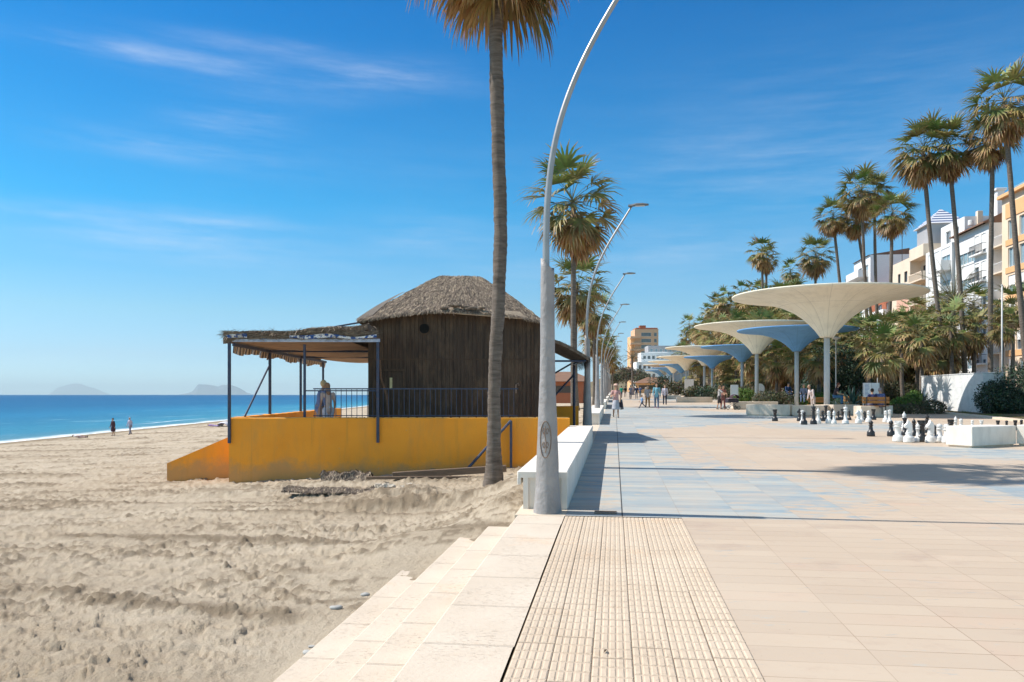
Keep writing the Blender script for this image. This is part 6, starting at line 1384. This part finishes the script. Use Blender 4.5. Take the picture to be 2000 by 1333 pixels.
    cap(m, J['chest'], .118 * s * fat + e, J['waist'], .108 * s * fat + e); cap(m, J['waist'], .108 * s * fat + e, J['pel'] + V(0, 0, -.02 if not skirt else .04), .125 * s * fat + e); cap(m, J['neck'] + V(0, 0, -.07), .075 * s + e * .3, J['chest'], .115 * s + e)
    o = m.obj('top', cloth(top), t, smooth=True); PEND.append((o, vox * s))
    m = MB()
    if skirt and not sit:
        n = 18; pr = [(.125 * fat, .04), (.15 * fat, -.06), (.175 * fat, -.22), (.205, -.42), (.215, -.48)]
        m.lathe([(r * s, z * s) for r, z in pr], n, J['pel'] + V(0, 0, 0)); o = m.obj('skirt', cloth(bottom), t, smooth=True)
    else:
        cap(m, J['pel'] + V(0, 0, .05), .118 * s * fat + e * .6, J['pel'] + V(0, 0, -.02), .125 * s * fat + e * .4)
        for sd_ in 'LR':
            cap(m, J['hip' + sd_], .085 * s + e, J['knee' + sd_], .056 * s + e * .8)
            if not shorts: cap(m, J['knee' + sd_], .056 * s + e * .8, J['ank' + sd_] + V(0, 0, .02), .045 * s + e * .6)
        o = m.obj('trousers', cloth(bottom), t, smooth=True); PEND.append((o, vox * s))
    for sd_ in 'LR':
        m = MB(); cap(m, J['ank' + sd_] + V(0, .03, -.032), .038 * s, J['ank' + sd_] + V(0, -.14, -.045), .03 * s); o = m.obj('shoe', cloth(shoe), t, smooth=True); PEND.append((o, .012 * s))
    m = MB(); m.ball(J['head'] + V(0, .018, .028) * hs_, .105 * s * hs_, 9, (.86, .95, 1.08))
    if longhair: cap(m, J['head'] + V(0, .05, -.02), .075 * s, J['neck'] + V(0, .08, -.06), .06 * s)
    o = m.obj('hair', cloth(hair), t, smooth=True); PEND.append((o, .014 * s))
    if hat: m = MB(); m.lathe([(.17 * s, 0), (.175 * s, .012 * s), (.10 * s, .02 * s), (.095 * s, .08 * s), (.06 * s, .10 * s), (.001, .102 * s)], 18, J['head'] + V(0, .01, .075)); m.obj('hat', cloth(hat), t, smooth=True)
    if lie: t.rotation_euler = (R(-88), 0, rz)
    return t, J
def ground(px, py, z=0): p = gp(px, py); return (p.x, p.y, p.z + z)
def dpt(px, d, z): p = at(px, d); return (p.x, p.y, z)
PI = math.pi; P = person
t1, J1 = P('blonde woman in a pink top and pale grey skirt walking towards the viewer', ground(1203, 816.5), .1, 1.71, (.62, .35, .32), (.50, .50, .54), (.55, .36, .2), pose='stand', stride=.22, skirt=True, longhair=True, sleeves=False, hat=(.75, .5, .4), fat=1.1, vox=.014, armpos={'L': [(-.26, -.02, .18), (-.10, -.20, .30)], 'R': [(.26, -.02, .2), (.22, -.05, -.04)]})
m = MB(); m.bbox(.17, .34, -.10, .06, .55, .82, .02); m.tube([(.2, 0, .82), (.22, -.02, 1.0), (.28, 0, .82)], .01, 5); o = m.obj('handbag', cloth((.04, .03, .04)), None); o.location = ground(1203, 816.5); o.rotation_euler = (0, 0, .1); tag(o, 'dark handbag carried by the blonde woman in the pink top', 'handbag')
m = MB(); m.add([(.22, .03, 1.0), (.34, .05, .95), (.42, .07, .45), (.24, .05, .42), (.22, .07, 1.0), (.34, .09, .95), (.42, .11, .45), (.24, .09, .42)], [(0, 3, 2, 1), (4, 5, 6, 7), (0, 1, 5, 4), (1, 2, 6, 5), (2, 3, 7, 6), (3, 0, 4, 7)]); o = m.obj('jacket', cloth((.16, .16, .18))); o.location = ground(1203, 816.5); o.rotation_euler = (0, 0, .1); tag(o, 'dark jacket hanging over the arm of the woman in the pink top', 'jacket')
P('small child in a light blue shirt running to the left', ground(1254, 799.2), -1.3, .98, (.30, .45, .68), (.05, .07, .11), (.16, .08, .04), stride=.5, child=True, vox=.016)
P('woman in rust brown trousers and a grey striped top walking with the child', ground(1265, 796), .1, 1.66, (.42, .38, .38), (.42, .19, .05), (.5, .3, .18), stride=.22, fat=1.15)
P('tall person in a light blue sweater and grey jeans walking towards the viewer', ground(1282.5, 799), -.05, 1.85, (.20, .42, .50), (.16, .20, .27), (.04, .025, .02), (.5, .15, .3), stride=.28, sleeves='long', fat=1.1, longhair=True)
P('man in a white shirt and dark trousers walking behind the tall person in light blue', ground(1298.5, 791.5), 0, 1.74, (.60, .55, .62), (.03, .035, .06), (.18, .13, .1), stride=.2, sleeves='long', fat=1.1)
for px, py, h, tp, bt, l, hat in [(1213.5, 778.5, 1.68, (.02, .32, .20), (.05, .06, .08), 'person in a bright green top far down the promenade', None), (1221, 776, 1.65, (.02, .02, .02), (.35, .28, .24), 'person in a black top walking beside the green one', None), (1231.5, 780, 1.75, (.32, .30, .34), (.25, .2, .2), 'person in grey with a pale sun hat far down the promenade', (.75, .7, .55)),
                                  (1243, 779.5, 1.7, (.06, .07, .12), (.45, .38, .36), 'person in a dark top and light trousers, left of the striped woman', None), (1250.5, 776, 1.68, (.08, .12, .25), (.06, .1, .12), 'person in a navy top half hidden behind the child and the striped woman', None), (1236, 773, 1.65, (.4, .3, .3), (.2, .2, .25), 'tiny walker in reddish clothes at the far end, between two others', None), (1262, 772, 1.7, (.5, .45, .4), (.1, .1, .12), 'tiny walker in beige near the brown roofed kiosk', None)]:
    P(l, ground(px, py), random.uniform(-.4, .4) + (PI if random.random() < .5 else 0), h, tp, bt, stride=random.uniform(.1, .3), hat=hat, vox=.026)
P('long haired woman in a black skirt pushing the pram', ground(1405, 800), 1.2, 1.68, (.50, .46, .44), (.06, .05, .05), (.20, .12, .06), stride=.12, longhair=True, shorts=True, arms=(.9, .9))
P('woman in a reddish top standing behind the pram beside the long haired one', ground(1412, 799), .5, 1.70, (.32, .13, .10), (.30, .12, .12), (.05, .03, .02), stride=.1, longhair=True, arms=(.7, .2))
pp = ground(1428, 800.5); t = thing('pram', 'dark folding pram with a hood and a blanket beside the two women', 'pram', pp, PI / 2 - 1.2)
m = MB(); m.v = []; 
for i in range(9):
    a = PI * i / 8; 
    for j in range(7): b = -.22 + .44 * j / 6; m.v.append((.25 - math.cos(a) * .30, b, .78 + math.sin(a) * .30 * (1 - .12 * (b / .22) ** 2))); m.c.append((1, 1, 1))
m.f = [(i * 7 + j, i * 7 + j + 1, (i + 1) * 7 + j + 1, (i + 1) * 7 + j) for i in range(8) for j in range(6)]; m.obj('hood', cloth((.06, .03, .04)), t, smooth=True)
m = MB(); m.bbox(-.35, .50, -.21, .21, .50, .76, .04); m.obj('carrycot', cloth((.05, .045, .06)), t); m = MB(); m.bbox(-.30, .30, -.23, .23, .765, .82, .03); m.obj('blanket', cloth((.30, .22, .24)), t)
m = MB(); m.tube([(-.75, 0, 1.02), (-.35, 0, .70), (.45, 0, .12)], .014, 6); m.tube([(-.75, -.22, 1.02), (-.75, .22, 1.02)], .014, 6)
for y in (-.23, .23): m.tube([(-.75, y, 1.02), (.45, y, .12)], .013, 6); m.tube([(.45, y, .55), (-.38, y, .12)], .013, 6)
m.obj('frame', M['iron'], t)
for x, y in ((.45, -.25), (.45, .25), (-.38, -.25), (-.38, .25)):
    m = MB(); m.tube([(x + .115 * math.cos(q), y, .135 + .115 * math.sin(q)) for q in np.linspace(0, 2 * PI, 19)], .02, 6); m.box(x - .1, x + .1, y - .008, y + .008, .125, .145); m.obj('wheel', M['iron'], t)
Z62 = .62
def seat_on(px, d, zseat): p = at(px, d); return (p.x, p.y, g(p.y) + zseat - .42)
P('man in dark blue sitting on the low wall under the blue canopy', seat_on(1538, 60, 1.0), .3, 1.72, (.03, .06, .14), (.03, .05, .10), pose='sit', lean=.15, sleeves='long')
P('person in grey blue sitting behind the post of the nearest blue canopy', seat_on(1570, 56, .9), -.4, 1.7, (.22, .24, .32), (.15, .2, .3), (.3, .25, .2), pose='sit', sleeves='long')
P('elderly man in pale pink clothes standing behind the low wall, looking down', dpt(1588, 50.5, g(50)), -1.1, 1.72, (.70, .58, .56), (.60, .50, .44), (.4, .28, .2), lean=.28, sleeves='long', fat=1.1)
P('red haired woman in jeans sitting right of the large canopy post', seat_on(1630, 48, .95), 1.2, 1.68, (.05, .04, .05), (.05, .15, .28), (.16, .06, .04), pose='sit', longhair=True, sleeves=False, lean=.2)
p = at(1704, 41.65); P('dark haired person in navy sitting on the left of the orange wooden bench', (p.x, p.y, g(p.y) + .20), PI + .1, 1.7, (.03, .04, .12), (.1, .1, .15), (.02, .015, .012), pose='sit', sleeves='long')
p = at(1719, 41.65); P('grey haired person in a blue shirt sitting on the right of the orange wooden bench', (p.x, p.y, g(p.y) + .20), PI, 1.74, (.10, .14, .30), (.2, .2, .25), (.30, .26, .27), pose='sit', sleeves='long', fat=1.25)
def kper(px, b, z): q = KM @ Vector((kpx(px, b), b, z)); return (q.x, q.y, q.z)
P('man with fair hair and a grey shawl kissing the woman beside him on the terrace', kper(625, 1.25, .34), PI - .9, 1.70, (.22, .27, .46), (.38, .28, .22), (.72, .52, .28), sleeves='long', fat=1.15, vox=.012, lean=.08)
P('woman in a striped top and white shorts leaning on the man on the terrace', kper(641, 1.12, .34), PI + .7, 1.62, (.66, .50, .42), (.62, .64, .72), (.42, .22, .12), sleeves=False, vox=.012, shorts=True, longhair=True, lean=.04)
def shore(px, py):
    d = 60.0
    for _ in range(20):
        p = at(px, d); z = sandz(p.x, p.y); d = (CAMH - z) * F / (py - 771)
    p = at(px, d); return (p.x, p.y, sandz(p.x, p.y))
P('person in a dark coat walking along the water edge', shore(221, 852), -.4, 1.62, (.10, .05, .06), (.09, .04, .05), (.1, .06, .05), stride=.2, skirt=True, sleeves='long', fat=1.25, vox=.02)
P('person in pale clothes with a hood wading at the water edge', shore(254, 849.5), -.2, 1.62, (.55, .50, .62), (.30, .28, .34), (.6, .6, .66), stride=.22, sleeves='long', vox=.02)
q = shore(428, 835); P('sunbather in purple lying on the sand left of the terrace', (q[0], q[1], q[2] + .16), 1.3, 1.6, (.30, .20, .50), (.4, .3, .55), pose='lie', vox=.02)
q = shore(170, 856.5); P('sunbather lying flat near the water at the left', (q[0], q[1], q[2] + .16), 1.4, 1.6, (.70, .66, .66), (.3, .2, .2), pose='lie', vox=.02)
q = shore(440, 833); t = thing('sun_tent', 'low white beach tent beside the sunbather in purple', 'beach tent', q); m = MB(); vs = []
for i in range(9):
    a = PI * i / 8
    for j in range(5): y = -.8 + .4 * j; r = .55 * (1 - .25 * (y / .8) ** 2); vs.append((-1.05 * r * math.cos(a) * 1.5, y, r * math.sin(a)))
m.add(vs, [(i * 5 + j, i * 5 + j + 1, (i + 1) * 5 + j + 1, (i + 1) * 5 + j) for i in range(8) for j in range(4)]); m.obj('shell', cloth((.75, .74, .78)), t, smooth=True); MB().tube([(-1.0, -.82, 0), (0, -.82, .42), (1.0, -.82, 0)], .015, 5).obj('hoop', cloth((.3, .2, .5)), t)
q = gp(1183, 1277); m = MB(); m.add([(-.012, -.03, .004), (.004, -.012, .014), (.010, .03, .006), (-.008, .012, .012)], [(0, 1, 2, 3)]); o = m.obj('dry_leaf', mat('dry_leaf', (.10, .06, .035)), None, loc=(q.x, q.y, q.z + .010)); tag(o, 'tiny dark dry leaf lying on the ribbed paving strip near the bottom', 'leaf')
# turn the bodies and clothes into continuous surfaces
for o, vx in PEND:
    md = o.modifiers.new('skin', 'REMESH'); md.mode = 'VOXEL'; md.voxel_size = vx; md.use_smooth_shade = True
    sm_ = o.modifiers.new('soft', 'SMOOTH'); sm_.factor = .5; sm_.iterations = 3
bpy.context.view_layer.update(); dg = bpy.context.evaluated_depsgraph_get(); new = []
for o, vx in PEND: new.append(bpy.data.meshes.new_from_object(o.evaluated_get(dg), preserve_all_data_layers=False, depsgraph=dg))
for (o, vx), me in zip(PEND, new):
    mt = o.data.materials[0]; o.modifiers.clear(); o.data = me
    if not me.materials: me.materials.append(mt)
    else: me.materials[0] = mt

# ------------------------------------------------------------------ sea haze
HZD = True
if HZD:
    m = MB(); m.box(-60000, 20000, -2000, 60000, -40, 720); hz = m.obj('haze', None); hz['kind'] = 'stuff'
    hm = bpy.data.materials.new('haze_air'); hm.use_nodes = True; n = hm.node_tree.nodes; n.clear(); out = n.new('ShaderNodeOutputMaterial'); pv = n.new('ShaderNodeVolumePrincipled')
    pv.inputs['Density'].default_value = 3.4e-5; pv.inputs['Color'].default_value = (.80, .96, 1, 1); pv.inputs['Anisotropy'].default_value = 0; hm.node_tree.links.new(pv.outputs[0], out.inputs['Volume']); hz.data.materials.append(hm)
